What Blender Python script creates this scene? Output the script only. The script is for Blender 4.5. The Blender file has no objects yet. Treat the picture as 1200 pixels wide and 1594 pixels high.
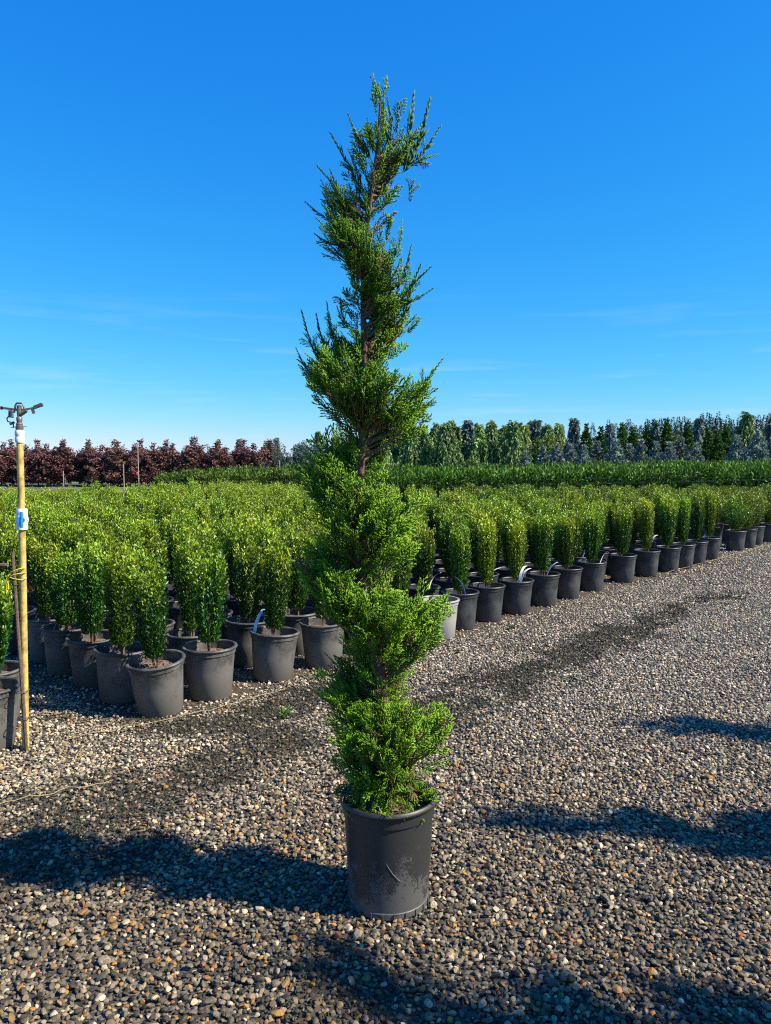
import bpy, math, random
import numpy as np
from mathutils import Vector, Matrix, Euler

# ------------------------------------------------------------------ camera, sky, sun, exposure
scene = bpy.context.scene
COL = scene.collection
R = math.radians
PITCH = math.atan(87 / 1200)
CAM_H = 1.45
cam_data = bpy.data.cameras.new('camera')
cam = bpy.data.objects.new('camera', cam_data)
COL.objects.link(cam)
cam.location = (0, 0, CAM_H)
cam.rotation_euler = (math.pi / 2 - PITCH, 0, 0)
cam_data.sensor_fit = 'VERTICAL'
cam_data.sensor_height = 24
cam_data.lens = 24 * 1200 / 1594
cam_data.clip_start = 0.05
cam_data.clip_end = 3000
scene.camera = cam

SUN_EL = R(42)
SUN_DIR = Vector((0.971 * math.cos(SUN_EL), -0.239 * math.cos(SUN_EL), math.sin(SUN_EL)))
SUN_AZ = math.atan2(SUN_DIR.x, SUN_DIR.y)

world = bpy.data.worlds.new('World')
scene.world = world
world.use_nodes = True
wn, wl = world.node_tree.nodes, world.node_tree.links
wn.clear()
sky = wn.new('ShaderNodeTexSky')
sky.sky_type = 'NISHITA'
sky.sun_disc = False
sky.sun_elevation = SUN_EL
sky.sun_rotation = SUN_AZ
sky.altitude = 60
sky.air_density = 1.0
sky.dust_density = 0.0
sky.ozone_density = 6.0
# phone-camera rendering of that sky: deeper azure above, clear cyan towards the horizon
wse = wn.new('ShaderNodeSeparateColor'); wl.new(sky.outputs[0], wse.inputs[0])
hs = wn.new('ShaderNodeCombineColor')
for ch, (gain, power) in enumerate(((0.105, 1.82), (0.84, 0.84), (2.7, 0.38))):
    pw = wn.new('ShaderNodeMath'); pw.operation = 'POWER'; pw.inputs[1].default_value = power; wl.new(wse.outputs[ch], pw.inputs[0])
    gn = wn.new('ShaderNodeMath'); gn.operation = 'MULTIPLY'; gn.inputs[1].default_value = gain; wl.new(pw.outputs[0], gn.inputs[0]); wl.new(gn.outputs[0], hs.inputs[ch])
# a few faint, low streaks of cloud
wtc = wn.new('ShaderNodeTexCoord')
wmp = wn.new('ShaderNodeMapping')
wmp.inputs['Scale'].default_value = (2.2, 2.2, 26)
wl.new(wtc.outputs['Generated'], wmp.inputs['Vector'])
wno = wn.new('ShaderNodeTexNoise')
wno.inputs['Scale'].default_value = 2.3
wno.inputs['Detail'].default_value = 5
wl.new(wmp.outputs[0], wno.inputs['Vector'])
wcr = wn.new('ShaderNodeValToRGB')
wcr.color_ramp.elements[0].position = 0.56
wcr.color_ramp.elements[1].position = 0.78
wl.new(wno.outputs[0], wcr.inputs[0])
wsx = wn.new('ShaderNodeSeparateXYZ')
wl.new(wtc.outputs['Generated'], wsx.inputs[0])
wmr = wn.new('ShaderNodeMapRange')
wmr.inputs[1].default_value = 0.22
wmr.inputs[2].default_value = 0.03
wmr.inputs[3].default_value = 0.0
wmr.inputs[4].default_value = 0.36
wl.new(wsx.outputs[2], wmr.inputs[0])
wmu = wn.new('ShaderNodeMath')
wmu.operation = 'MULTIPLY'
wl.new(wcr.outputs[0], wmu.inputs[0])
wl.new(wmr.outputs[0], wmu.inputs[1])
wmx = wn.new('ShaderNodeMixRGB')
wmx.inputs[2].default_value = (3.6, 4.6, 5.2, 1)
wl.new(wmu.outputs[0], wmx.inputs[0])
wl.new(hs.outputs[0], wmx.inputs[1])
wbg = wn.new('ShaderNodeBackground')
wbg.inputs['Strength'].default_value = 0.104
wl.new(wmx.outputs[0], wbg.inputs[0])
wo = wn.new('ShaderNodeOutputWorld')
wl.new(wbg.outputs[0], wo.inputs[0])

sd = bpy.data.lights.new('sun', 'SUN')
sd.energy = 5.0
sd.angle = R(0.5)
sd.color = (1.0, 0.91, 0.74)
sun = bpy.data.objects.new('sun', sd)
COL.objects.link(sun)
sun.location = (8, -3, 12)
sun.rotation_euler = (-SUN_DIR).to_track_quat('-Z', 'Y').to_euler()

scene.view_settings.view_transform = 'Standard'
scene.view_settings.look = 'None'
scene.view_settings.exposure = 0.92
scene.view_settings.gamma = 1.0
scene.view_settings.use_curve_mapping = False
scene.render.engine = 'CYCLES'
scene.cycles.max_bounces = 8
scene.cycles.use_denoising = False
scene.cycles.filter_width = 1.1
scene.cycles.transparent_max_bounces = 8

rng = np.random.default_rng(11)
random.seed(5)

# ------------------------------------------------------------------ helpers
def np_mesh(name, V, F, mats, col=None, smooth=False, mat_idx=None):
    V = np.ascontiguousarray(V, dtype=np.float32)
    F = np.ascontiguousarray(F, dtype=np.int32)
    me = bpy.data.meshes.new(name)
    k = F.shape[1]
    me.vertices.add(len(V)); me.vertices.foreach_set('co', V.ravel())
    me.loops.add(F.size); me.loops.foreach_set('vertex_index', F.ravel())
    me.polygons.add(len(F))
    me.polygons.foreach_set('loop_start', np.arange(0, F.size, k, dtype=np.int32))
    if smooth:
        me.polygons.foreach_set('use_smooth', np.ones(len(F), dtype=bool))
    for m in (mats if isinstance(mats, (list, tuple)) else [mats]):
        me.materials.append(m)
    if mat_idx is not None:
        me.polygons.foreach_set('material_index', np.asarray(mat_idx, dtype=np.int32))
    if col is not None:
        a = me.attributes.new('col', 'FLOAT_COLOR', 'POINT')
        c = np.ones((len(V), 4), dtype=np.float32); c[:, :3] = col
        a.data.foreach_set('color', c.ravel())
    me.update(calc_edges=True)
    return me

class MB:
    """collects simple shapes for one mesh"""
    def __init__(self): self.v = []; self.f = []
    def add(self, v, f):
        n = len(self.v); self.v += [tuple(p) for p in v]; self.f += [tuple(i + n for i in q) for q in f]
        return self
    def tube(self, pts, rad, n=8, cap=True):
        pts = [Vector(p) for p in pts]
        if not hasattr(rad, '__len__'): rad = [rad] * len(pts)
        v, f = [], []
        t = (pts[1] - pts[0]).normalized()
        u = t.orthogonal().normalized()
        for i, p in enumerate(pts):
            if i: t2 = (pts[min(i + 1, len(pts) - 1)] - pts[i - 1]).normalized(); u = (u - t2 * u.dot(t2)).normalized(); t = t2
            w = t.cross(u)
            for k in range(n):
                a = 2 * math.pi * k / n
                v.append(p + (u * math.cos(a) + w * math.sin(a)) * rad[i])
        for i in range(len(pts) - 1):
            for k in range(n):
                f.append((i * n + k, i * n + (k + 1) % n, (i + 1) * n + (k + 1) % n, (i + 1) * n + k))
        if cap:
            f.append(tuple(range(n - 1, -1, -1))); m = (len(pts) - 1) * n; f.append(tuple(m + k for k in range(n)))
        return self.add(v, f)
    def lathe(self, prof, n=32, c=(0, 0, 0), wob=None):
        v, f = [], []
        for i, (r, z) in enumerate(prof):
            for k in range(n):
                a = 2 * math.pi * k / n
                rr = r * (wob(a, z) if wob else 1)
                v.append((c[0] + rr * math.cos(a), c[1] + rr * math.sin(a), c[2] + z))
        for i in range(len(prof) - 1):
            for k in range(n):
                f.append((i * n + k, i * n + (k + 1) % n, (i + 1) * n + (k + 1) % n, (i + 1) * n + k))
        return self.add(v, f)
    def box(self, c, s, rot=None):
        v = [Vector(((i & 1) - .5, (i >> 1 & 1) - .5, (i >> 2) - .5)) * 1.0 for i in range(8)]
        v = [Vector((p.x * s[0], p.y * s[1], p.z * s[2])) for p in v]
        if rot is not None: v = [rot @ p for p in v]
        v = [p + Vector(c) for p in v]
        return self.add(v, [(0, 2, 3, 1), (4, 5, 7, 6), (0, 1, 5, 4), (2, 6, 7, 3), (0, 4, 6, 2), (1, 3, 7, 5)])
    def mesh(self, name, mat, smooth=True):
        me = bpy.data.meshes.new(name)
        me.from_pydata([tuple(p) for p in self.v], [], self.f)
        me.materials.append(mat)
        if smooth:
            me.polygons.foreach_set('use_smooth', np.ones(len(me.polygons), dtype=bool))
            me.set_sharp_from_angle(angle=R(40))
        me.update()
        return me

def obj(name, me, parent=None, loc=None, rot=None):
    o = bpy.data.objects.new(name, me); COL.objects.link(o)
    if parent: o.parent = parent
    if loc is not None: o.location = loc
    if rot is not None: o.rotation_euler = rot
    return o
def tag(o, label, cat, group=None):
    o['label'] = label; o['category'] = cat
    if group: o['group'] = group
    return o
def thing(name, label, cat, loc=(0, 0, 0), rot=(0, 0, 0), group=None, scale=1.0):
    o = bpy.data.objects.new(name, None); COL.objects.link(o)
    o.empty_display_size = 0.1
    o.location = loc; o.rotation_euler = rot; o.scale = (scale,) * 3
    return tag(o, label, cat, group)
def structure(name, me): o = obj(name, me); o['kind'] = 'structure'; return o
def copy_tree(o, parent=None):
    c = o.copy(); COL.objects.link(c); c.parent = parent
    for ch in list(o.children): copy_tree(ch, c)
    return c

# ------------------------------------------------------------------ materials
def new_mat(name):
    m = bpy.data.materials.new(name); m.use_nodes = True
    n, l = m.node_tree.nodes, m.node_tree.links
    b = n['Principled BSDF']
    return m, n, l, b, n['Material Output']
def N(n, t, **kw):
    x = n.new(t)
    for k, v in kw.items(): setattr(x, k, v)
    return x
def noise(n, l, scale, detail=4, rough=.6, vec=None):
    x = n.new('ShaderNodeTexNoise'); x.inputs['Scale'].default_value = scale
    x.inputs['Detail'].default_value = detail; x.inputs['Roughness'].default_value = rough
    if vec is not None: l.new(vec, x.inputs['Vector'])
    return x
def ramp(n, l, src, stops):
    x = n.new('ShaderNodeValToRGB'); e = x.color_ramp.elements
    while len(e) < len(stops): e.new(.5)
    for q, (p, c) in zip(e, stops):
        q.position = p; q.color = (*c, 1) if len(c) == 3 else c
    l.new(src, x.inputs[0]); return x
def bump(n, l, h, strength, dist, b):
    x = n.new('ShaderNodeBump'); x.inputs['Strength'].default_value = strength
    x.inputs['Distance'].default_value = dist; l.new(h, x.inputs['Height']); l.new(x.outputs[0], b.inputs['Normal'])
    return x

def leaf_mat(name, rough=.45, trans=.3, tcol=(1.2, 1.25, .5), spec=.4, tint=1.0, vary=1.0):
    m, n, l, b, o = new_mat(name)
    at = N(n, 'ShaderNodeAttribute', attribute_name='col')
    oi = n.new('ShaderNodeObjectInfo')
    hsv = n.new('ShaderNodeHueSaturation')
    mr = n.new('ShaderNodeMapRange'); mr.inputs[3].default_value = 1 - .26 * vary; mr.inputs[4].default_value = 1 + .2 * vary
    l.new(oi.outputs['Random'], mr.inputs[0]); l.new(mr.outputs[0], hsv.inputs['Value'])
    wn_ = n.new('ShaderNodeTexWhiteNoise'); wn_.noise_dimensions = '1D'; l.new(oi.outputs['Random'], wn_.inputs['W'])
    mh = n.new('ShaderNodeMapRange'); mh.inputs[3].default_value = .5 - .018 * vary; mh.inputs[4].default_value = .5 + .015 * vary; l.new(wn_.outputs['Value'], mh.inputs[0]); l.new(mh.outputs[0], hsv.inputs['Hue'])
    l.new(at.outputs['Color'], hsv.inputs['Color'])
    l.new(hsv.outputs[0], b.inputs['Base Color'])
    b.inputs['Roughness'].default_value = rough
    b.inputs['Specular IOR Level'].default_value = spec
    t = n.new('ShaderNodeBsdfTranslucent')
    mx = N(n, 'ShaderNodeMixRGB', blend_type='MULTIPLY'); mx.inputs[0].default_value = 1
    mx.inputs[2].default_value = (*tcol, 1); l.new(hsv.outputs[0], mx.inputs[1]); l.new(mx.outputs[0], t.inputs[0])
    ms = n.new('ShaderNodeMixShader'); ms.inputs[0].default_value = trans
    l.new(b.outputs[0], ms.inputs[1]); l.new(t.outputs[0], ms.inputs[2]); l.new(ms.outputs[0], o.inputs[0])
    return m
def plain(name, col, rough=.6, spec=.5, metal=0, var=.25, scale=30, bmp=.2):
    m, n, l, b, o = new_mat(name)
    tc = n.new('ShaderNodeTexCoord')
    x = noise(n, l, scale, 5, .65, tc.outputs['Object'])
    c = np.array(col)
    r = ramp(n, l, x.outputs[0], [(.3, tuple(c * (1 - var))), (.7, tuple(np.minimum(c * (1 + var), 1)))])
    l.new(r.outputs[0], b.inputs['Base Color'])
    b.inputs['Roughness'].default_value = rough; b.inputs['Specular IOR Level'].default_value = spec; b.inputs['Metallic'].default_value = metal
    if bmp: bump(n, l, x.outputs[0], bmp, .004, b)
    return m
def pot_mat(name, base, dust, dust_amt, rough=.5):
    """moulded plastic with dust settled on it, more near the foot, and pale scuffs"""
    m, n, l, b, o = new_mat(name)
    tc = n.new('ShaderNodeTexCoord'); oi = n.new('ShaderNodeObjectInfo')
    ad = N(n, 'ShaderNodeVectorMath', operation='ADD'); l.new(tc.outputs['Object'], ad.inputs[0])
    l.new(oi.outputs['Location'], ad.inputs[1])
    sp = n.new('ShaderNodeSeparateXYZ'); l.new(tc.outputs['Object'], sp.inputs[0])
    n1 = noise(n, l, 140, 4, .75, ad.outputs[0]); n2 = noise(n, l, 9, 5, .6, ad.outputs[0])
    mr = n.new('ShaderNodeMapRange'); mr.inputs[1].default_value = .3; mr.inputs[2].default_value = 0
    mr.inputs[3].default_value = -.1; mr.inputs[4].default_value = .22; l.new(sp.outputs[2], mr.inputs[0])
    s1 = N(n, 'ShaderNodeMath', operation='ADD'); l.new(n2.outputs[0], s1.inputs[0]); l.new(mr.outputs[0], s1.inputs[1])
    s2 = N(n, 'ShaderNodeMath', operation='MULTIPLY_ADD'); l.new(n1.outputs[0], s2.inputs[0]); s2.inputs[1].default_value = .7; l.new(s1.outputs[0], s2.inputs[2])
    r = ramp(n, l, s2.outputs[0], [(.95 - dust_amt * .5, (0, 0, 0)), (1.2 - dust_amt * .5, (1, 1, 1))])
    mx = n.new('ShaderNodeMixRGB'); mx.inputs[1].default_value = (*base, 1); mx.inputs[2].default_value = (*dust, 1)
    l.new(r.outputs[0], mx.inputs[0])
    # scuffs: stretched thin noise
    mp = n.new('ShaderNodeMapping'); mp.inputs['Rotation'].default_value = (.4, .7, .3); mp.inputs['Scale'].default_value = (3, 60, 9)
    l.new(ad.outputs[0], mp.inputs[0]); n3 = noise(n, l, 3, 3, .5, mp.outputs[0])
    r3 = ramp(n, l, n3.outputs[0], [(.70, (0, 0, 0)), (.76, (.5, .5, .5))])
    mx2 = n.new('ShaderNodeMixRGB'); mx2.inputs[2].default_value = (*(np.array(dust) * 1.1), 1)
    l.new(r3.outputs[0], mx2.inputs[0]); l.new(mx.outputs[0], mx2.inputs[1]); l.new(mx2.outputs[0], b.inputs['Base Color'])
    b.inputs['Roughness'].default_value = rough
    bump(n, l, n1.outputs[0], .12, .002, b)
    return m

MAT_POT_BLACK = pot_mat('black_plastic', (.026, .026, .026), (.085, .083, .08), .0, .48)
MAT_POT_DUSTY = pot_mat('dusty_charcoal_plastic', (.03, .03, .031), (.125, .118, .108), .62, .6)
MAT_POT_DARK = pot_mat('dark_charcoal_plastic', (.02, .022, .028), (.066, .067, .073), .42, .5)
MAT_POT_PALE = pot_mat('pale_grey_plastic', (.15, .145, .14), (.3, .285, .27), .9, .6)
MAT_SOIL = plain('bark_mulch', (.16, .11, .07), .9, .2, 0, .6, 90, .8)
MAT_BARK = plain('juniper_bark', (.12, .07, .047), .85, .2, 0, .5, 60, .7)
MAT_TWIG = plain('twig_bark', (.15, .10, .065), .85, .2, 0, .4, 60, .3)
MAT_TRUNK = plain('tree_bark', (.13, .10, .08), .9, .2, 0, .4, 20, .4)
MAT_JUNIPER = leaf_mat('juniper_foliage', .55, .26, (1.1, 1.25, .5), .3, vary=0)
MAT_SHRUB = leaf_mat('glossy_shrub_foliage', .40, .16, (1.5, 1.3, .3), .4)
MAT_TREE = leaf_mat('distant_foliage', .55, .2, (1.15, 1.15, .6), .3)
MAT_TAG = plain('white_plastic_tag', (.78, .79, .8), .45, .5, 0, .06, 40, 0)
MAT_TAGBLUE = plain('blue_plastic_tag', (.10, .25, .62), .45, .5, 0, .1, 40, 0)

# ------------------------------------------------------------------ ground
VN = np.random.default_rng(8).random((64, 64))
def vnoise(x, y, cell):
    u, v = np.asarray(x) / cell, np.asarray(y) / cell; i, j = np.floor(u).astype(int), np.floor(v).astype(int); a, b_ = u - i, v - j
    a, b_ = a * a * (3 - 2 * a), b_ * b_ * (3 - 2 * b_); g_ = lambda p, q_: VN[p % 64, q_ % 64]
    return (g_(i, j) * (1 - a) + g_(i + 1, j) * a) * (1 - b_) + (g_(i, j + 1) * (1 - a) + g_(i + 1, j + 1) * a) * b_
def stain(x, y):
    """dark algae and moss bands on the gravel, 0..1; has its own fixed shape"""
    def band(x0, y0, x1, y1, w):
        d = np.array([x1 - x0, y1 - y0]); L = np.hypot(*d); d /= L
        s = np.clip((x - x0) * d[0] + (y - y0) * d[1], 0, L)
        q = np.hypot(x - x0 - s * d[0], y - y0 - s * d[1])
        return np.clip(1.25 - q / w, 0, 1)
    wob = (vnoise(x, y, .21) - .5) * 1.1 + (vnoise(x + 9, y, .075) - .5) * .9 + (vnoise(x, y + 5, .03) - .5) * .5
    m = np.maximum.reduce([band(.05, 4.15, .95, 5.0, .33), band(.95, 5.0, 2.1, 6.5, .30), band(2.1, 6.5, 3.6, 8.0, .22) * .7,
                           band(-1.0, 3.25, -.55, 3.85, .22) * .95, band(-.95, 4.0, -.3, 4.7, .2), band(-1.35, 3.1, -1.0, 3.3, .3) * .8,
                           band(-1.5, 2.75, -1.1, 2.7, .28) * .75, band(-.9, 4.15, -1.2, 4.0, .12),
                           band(-.1, 2.0, .5, 1.75, .18) * .5, band(-1.75, 4.1, -1.2, 4.0, .14) * .5])
    return np.clip((m * 1.1 + wob - .24) * (m > .02) * 1.25, 0, 1)

m, n, l, b, o = new_mat('gravel_ground')
tc = n.new('ShaderNodeTexCoord')
vo = n.new('ShaderNodeTexVoronoi'); vo.inputs['Scale'].default_value = 42; l.new(tc.outputs['Object'], vo.inputs['Vector'])
vo.inputs['Randomness'].default_value = 1
sepc = n.new('ShaderNodeSeparateColor'); l.new(vo.outputs['Color'], sepc.inputs[0])
rc = ramp(n, l, sepc.outputs[0], [(0, (.022, .019, .015)), (.45, (.055, .048, .038)), (.8, (.12, .105, .082)), (1, (.24, .21, .165))])
nb = noise(n, l, 1.1, 5, .65, tc.outputs['Object'])
rb = ramp(n, l, nb.outputs[0], [(.35, (.5, .5, .48)), (.65, (1, 1, 1))])
mx = N(n, 'ShaderNodeMixRGB', blend_type='MULTIPLY'); mx.inputs[0].default_value = 1
l.new(rc.outputs[0], mx.inputs[1]); l.new(rb.outputs[0], mx.inputs[2])
sx = n.new('ShaderNodeSeparateXYZ'); l.new(tc.outputs['Object'], sx.inputs[0])
# beyond the nursery beds the ground turns to grass and bare field soil
mr = n.new('ShaderNodeMapRange'); mr.inputs[1].default_value = 30; mr.inputs[2].default_value = 34; l.new(sx.outputs[1], mr.inputs[0])
ng = noise(n, l, .6, 6, .6, tc.outputs['Object'])
rg = ramp(n, l, ng.outputs[0], [(.35, (.05, .075, .02)), (.65, (.16, .14, .07))])
mx2 = n.new('ShaderNodeMixRGB'); l.new(mr.outputs[0], mx2.inputs[0]); l.new(mx.outputs[0], mx2.inputs[1]); l.new(rg.outputs[0], mx2.inputs[2])
# damp bare dirt shows between the stones close to the pots
dirt = n.new('ShaderNodeAttribute'); dirt.attribute_name = 'dirt'
nd = noise(n, l, 60, 5, .7, tc.outputs['Object'])
rd = ramp(n, l, nd.outputs[0], [(.3, (.028, .021, .013)), (.7, (.085, .062, .036))])
mx3 = n.new('ShaderNodeMixRGB'); l.new(dirt.outputs['Fac'], mx3.inputs[0]); l.new(mx2.outputs[0], mx3.inputs[1]); l.new(rd.outputs[0], mx3.inputs[2])
l.new(mx3.outputs[0], b.inputs['Base Color'])
b.inputs['Roughness'].default_value = .85
bump(n, l, vo.outputs['Distance'], -.9, .012, b)
MAT_GROUND = m

gx = np.concatenate([[-900, -200, -60, -20], np.arange(-8, 10.01, .12), [20, 60, 200, 900]])
gy = np.concatenate([[-300, -40, -8, -2], np.arange(0, 14.01, .12), [20, 26, 34, 60, 150, 400, 1500]])
GX, GY = np.meshgrid(gx, gy)
nx, ny = len(gx), len(gy)
gv = np.stack([GX.ravel(), GY.ravel(), np.zeros(nx * ny)], 1)
ii, jj = np.meshgrid(np.arange(nx - 1), np.arange(ny - 1))
q = (jj * nx + ii).ravel()
gf = np.stack([q, q + 1, q + nx + 1, q + nx], 1)
gme = np_mesh('ground', gv, gf, MAT_GROUND)
A_DIR = np.array([.668, .744]); B_DIR = np.array([-.744, .668]); CORNER = np.array([-1.27, 4.3])
def bed(x, y):
    """1 inside the beds where pots stand on damp bare dirt"""
    ra = (x - CORNER[0]) * A_DIR[0] + (y - CORNER[1]) * A_DIR[1]
    rb_ = (x - CORNER[0]) * B_DIR[0] + (y - CORNER[1]) * B_DIR[1]
    return np.clip((rb_ + .22 + .06 * np.sin(ra * 5)) * 6, 0, 1) * np.clip((ra + .32 + .05 * np.sin(rb_ * 6)) * 6, 0, 1) * np.clip((9 - ra), 0, 1)
at = gme.attributes.new('dirt', 'FLOAT', 'POINT')
dv = np.maximum(bed(gv[:, 0], gv[:, 1]), stain(gv[:, 0], gv[:, 1])) * (np.abs(gv[:, 0]) < 9) * (gv[:, 1] < 14.5) * (gv[:, 1] > .5)
at.data.foreach_set('value', dv.astype(np.float32))
ground = structure('ground', gme)

# ------------------------------------------------------------------ pots and shrubs: shared meshes
def pot_meshes(r_top, r_bot, h, mat, n=36, rim=.011):
    wall = MB().lathe([(0.001, .004), (r_bot - .012, .004), (r_bot - .006, 0), (r_bot, .006), (r_bot + (r_top - r_bot) * .5, h * .5), (r_top - .004, h - .045),
                       (r_top - .003, h - .042), (r_top + .002, h - .040), (r_top + .003, h - .012), (r_top - .004, h - .011), (r_top - .008, h - .05), (r_bot - .006, .05)], n)
    k = [(math.cos(a), math.sin(a)) for a in np.linspace(0, 2 * math.pi, 9)]
    rm = MB().lathe([(r_top + .003 + rim * c, h - .008 + rim * .8 * s) for c, s in k], n)
    so = MB()
    rs = r_top - .012; zs = h - .06; seg = 18; rings = 6
    v = [(0, 0, zs + .012)]; f = []
    for i in range(1, rings + 1):
        for q_ in range(seg):
            a = 2 * math.pi * (q_ + .5 * (i % 2)) / seg; rr = rs * i / rings
            v.append((rr * math.cos(a), rr * math.sin(a), zs + (random.uniform(-.006, .012) if i < rings else 0)))
    for q_ in range(seg): f.append((0, 1 + q_, 1 + (q_ + 1) % seg))
    for i in range(rings - 1):
        for q_ in range(seg):
            a0 = 1 + i * seg; a1 = a0 + seg
            f.append((a0 + q_, a1 + q_, a1 + (q_ + 1) % seg, a0 + (q_ + 1) % seg))
    so.add(v, f)
    return wall.mesh('pot', mat), rm.mesh('rim', mat), so.mesh('soil', MAT_SOIL, False)
PH = .31
POTS = {k: pot_meshes(.152, .125, PH, mt, 30) for k, mt in (('dusty', MAT_POT_DUSTY), ('dark', MAT_POT_DARK), ('pale', MAT_POT_PALE))}

def unit(a): return a / np.maximum(np.linalg.norm(a, axis=-1, keepdims=True), 1e-9)
def leaf_quads(P, D, S, L, W, col, fold=.25):
    """leaves: base P, direction D, side S; folded diamonds of 4 vertices, 2 triangles"""
    Nn = unit(np.cross(D, S)); S = np.cross(Nn, D)
    L = np.asarray(L)[:, None]; W = np.asarray(W)[:, None]
    mid = P + D * L * .5 
    V = np.stack([P, mid + S * W * .5 + Nn * W * fold, P + D * L, mid - S * W * .5 + Nn * W * fold], 1)
    n_ = len(P); base = np.arange(n_)[:, None] * 4
    F = np.concatenate([base + np.array([[0, 1, 2]]), base + np.array([[0, 2, 3]])], 0)
    return V.reshape(-1, 3), F, np.repeat(col, 4, 0)

def shrub_mesh(seed, h=.60, top_r=.135, base_r=.055, stems=74, per=52, globe=False, dark=(.011, .045, .008), mid=(.042, .14, .012), tip=(.33, .45, .018), leaf=.0225, gold=0.0):
    g = np.random.default_rng(seed)
    P, D, S, L, W, C = [], [], [], [], [], []
    for s in range(stems):
        a = g.uniform(0, 2 * math.pi); rr = math.sqrt(g.uniform(0.05, 1))
        if globe:
            el = g.uniform(.05, 1) ** .8 * math.pi / 2
            tipp = np.array([math.cos(a) * math.cos(el) * top_r * 1.05, math.sin(a) * math.cos(el) * top_r * 1.05, .12 + h * .4 + (h * .55) * math.sin(el) * g.uniform(.85, 1.05)])
            mid_ = tipp * np.array([.5, .5, .5])
        else:
            hh = h * (g.uniform(.9, 1.0) if rr < .8 else g.uniform(.7, .98)) + (g.uniform(.03, .09) if g.random() < .26 else 0)
            tipp = np.array([math.cos(a) * rr * top_r, math.sin(a) * rr * top_r, hh])
            mid_ = np.array([math.cos(a) * rr * (top_r * .9), math.sin(a) * rr * (top_r * .9), hh * .45])
        base = np.array([math.cos(a) * rr * base_r * .5, math.sin(a) * rr * base_r * .5, .0])
        t = np.sort(g.uniform(.13 if rr > .5 else .3, 1.0, per))
        pos = ((1 - t) ** 2)[:, None] * base + (2 * t * (1 - t))[:, None] * mid_ + (t ** 2)[:, None] * tipp
        tan = unit((2 * (1 - t))[:, None] * (mid_ - base) + (2 * t)[:, None] * (tipp - mid_))
        az = np.arange(per) * 2.4 + g.uniform(0, 6)
        rad = np.stack([np.cos(az), np.sin(az), np.zeros(per)], 1)
        d = unit(tan * g.uniform(.5, 1.1, per)[:, None] + rad * .7 + np.array([0, 0, .3]) + g.normal(0, .2, (per, 3)))
        pos = pos + rad * g.uniform(0, .007, per)[:, None]
        P.append(pos); D.append(d); S.append(unit(np.cross(d, g.normal(0, 1, (per, 3)) + np.array([0, 0, 1.5]))))
        L.append(leaf * g.uniform(.75, 1.3, per)); W.append(leaf * g.uniform(.45, .7, per))
        young = np.clip((t - .76) / .2, 0, 1) * g.uniform(.3, 1) + (g.random(per) < .05) * .5
        young = np.clip(young + (gold * g.random(per)), 0, 1)[:, None]
        mixc = g.uniform(0, 1, per)[:, None]
        C.append((np.array(dark) * (1 - mixc) + np.array(mid) * mixc) * (1 - young) + np.array(tip) * young)
    V, F, c = leaf_quads(*map(np.concatenate, (P, D, S, L, W, C)))
    return np_mesh('foliage', V, F, MAT_SHRUB, c)
SHRUBS = [shrub_mesh(100 + k, h=(.60, .57, .62, .59, .61, .56, .60)[k], top_r=(.112, .106, .10, .118, .094, .114, .086)[k], gold=(0, .05, .1, 0, .15, .05, .45)[k]) for k in range(7)]
GLOBES = [shrub_mesh(200 + k, h=.52, top_r=.24, globe=True, stems=90, per=40, dark=(.04, .10, .012), mid=(.08, .17, .018), tip=(.20, .28, .02), leaf=.026, gold=.25) for k in range(3)]
def stem_mesh(seed):
    g = random.Random(seed); mb = MB()
    for k in range(4):
        a = g.uniform(0, 6.28); s = .02 + .01 * k
        mb.tube([(0.008 * math.cos(a), .008 * math.sin(a), -.03), (.5 * s * math.cos(a), .5 * s * math.sin(a), .06), (s * math.cos(a) * 1.3, s * math.sin(a) * 1.3, .22)], [.006, .005, .003], 5)
    return mb.mesh('stem', MAT_TWIG)
STEMS = [stem_mesh(k) for k in range(3)]
def tag_mesh(seed, mat):
    g = random.Random(seed); L_ = g.uniform(.2, .27); bend = g.uniform(.5, 1.6)
    pts = []; p = Vector((0, 0, -.03)); ang = 1.45
    for k in range(9):
        pts.append(p.copy()); ang -= bend / 9 * (1.6 if k > 3 else .5); p += Vector((math.cos(ang), 0, math.sin(ang))) * (L_ + .03) / 8
    v, f = [], []
    for k, p in enumerate(pts):
        w = .012
        t = (pts[min(k + 1, 8)] - pts[max(k - 1, 0)]).normalized(); nn = Vector((-t.z, 0, t.x)) * .0006
        v += [p + Vector((0, -w, 0)) + nn, p + Vector((0, w, 0)) + nn, p + Vector((0, w, 0)) - nn, p + Vector((0, -w, 0)) - nn]
    for k in range(8):
        a = k * 4
        for q_ in range(4): f.append((a + q_, a + (q_ + 1) % 4, a + 4 + (q_ + 1) % 4, a + 4 + q_))
    f += [(0, 3, 2, 1), (32, 33, 34, 35)]
    return MB().add(v, f).mesh('plant_tag', mat)
TAGS = [tag_mesh(k, MAT_TAG) for k in range(4)] + [tag_mesh(9, MAT_TAGBLUE)]

def potted(name, label, cat, x, y, pot, fol, group, rz=0, s=1.0, tilt=(0, 0), full=True, tags=(), fs=1.0):
    t = thing(name, label, cat, (x, y, 0.004), (tilt[0], tilt[1], rz), group, 1.0)
    pw, pr, ps = POTS[pot]
    p = obj('pot', pw, t)
    if full: obj('rim', pr, p); obj('soil', ps, t)
    if fol is not None:
        fo = obj('foliage', fol, t, (0, 0, PH - .05), (0, 0, rz * 3.7 + x)); fo.scale = (fs, fs, s)
        if full: obj('stem', random.choice(STEMS), t, (0, 0, PH - .04), (0, 0, x * 9))
    for (k, ax, ay, rr) in tags:
        obj('plant_tag', TAGS[k], t, (ax, ay, PH - .05), (0, 0, rr - rz))
    return t

SH = 'columnar shrubs in the potted block'
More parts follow.
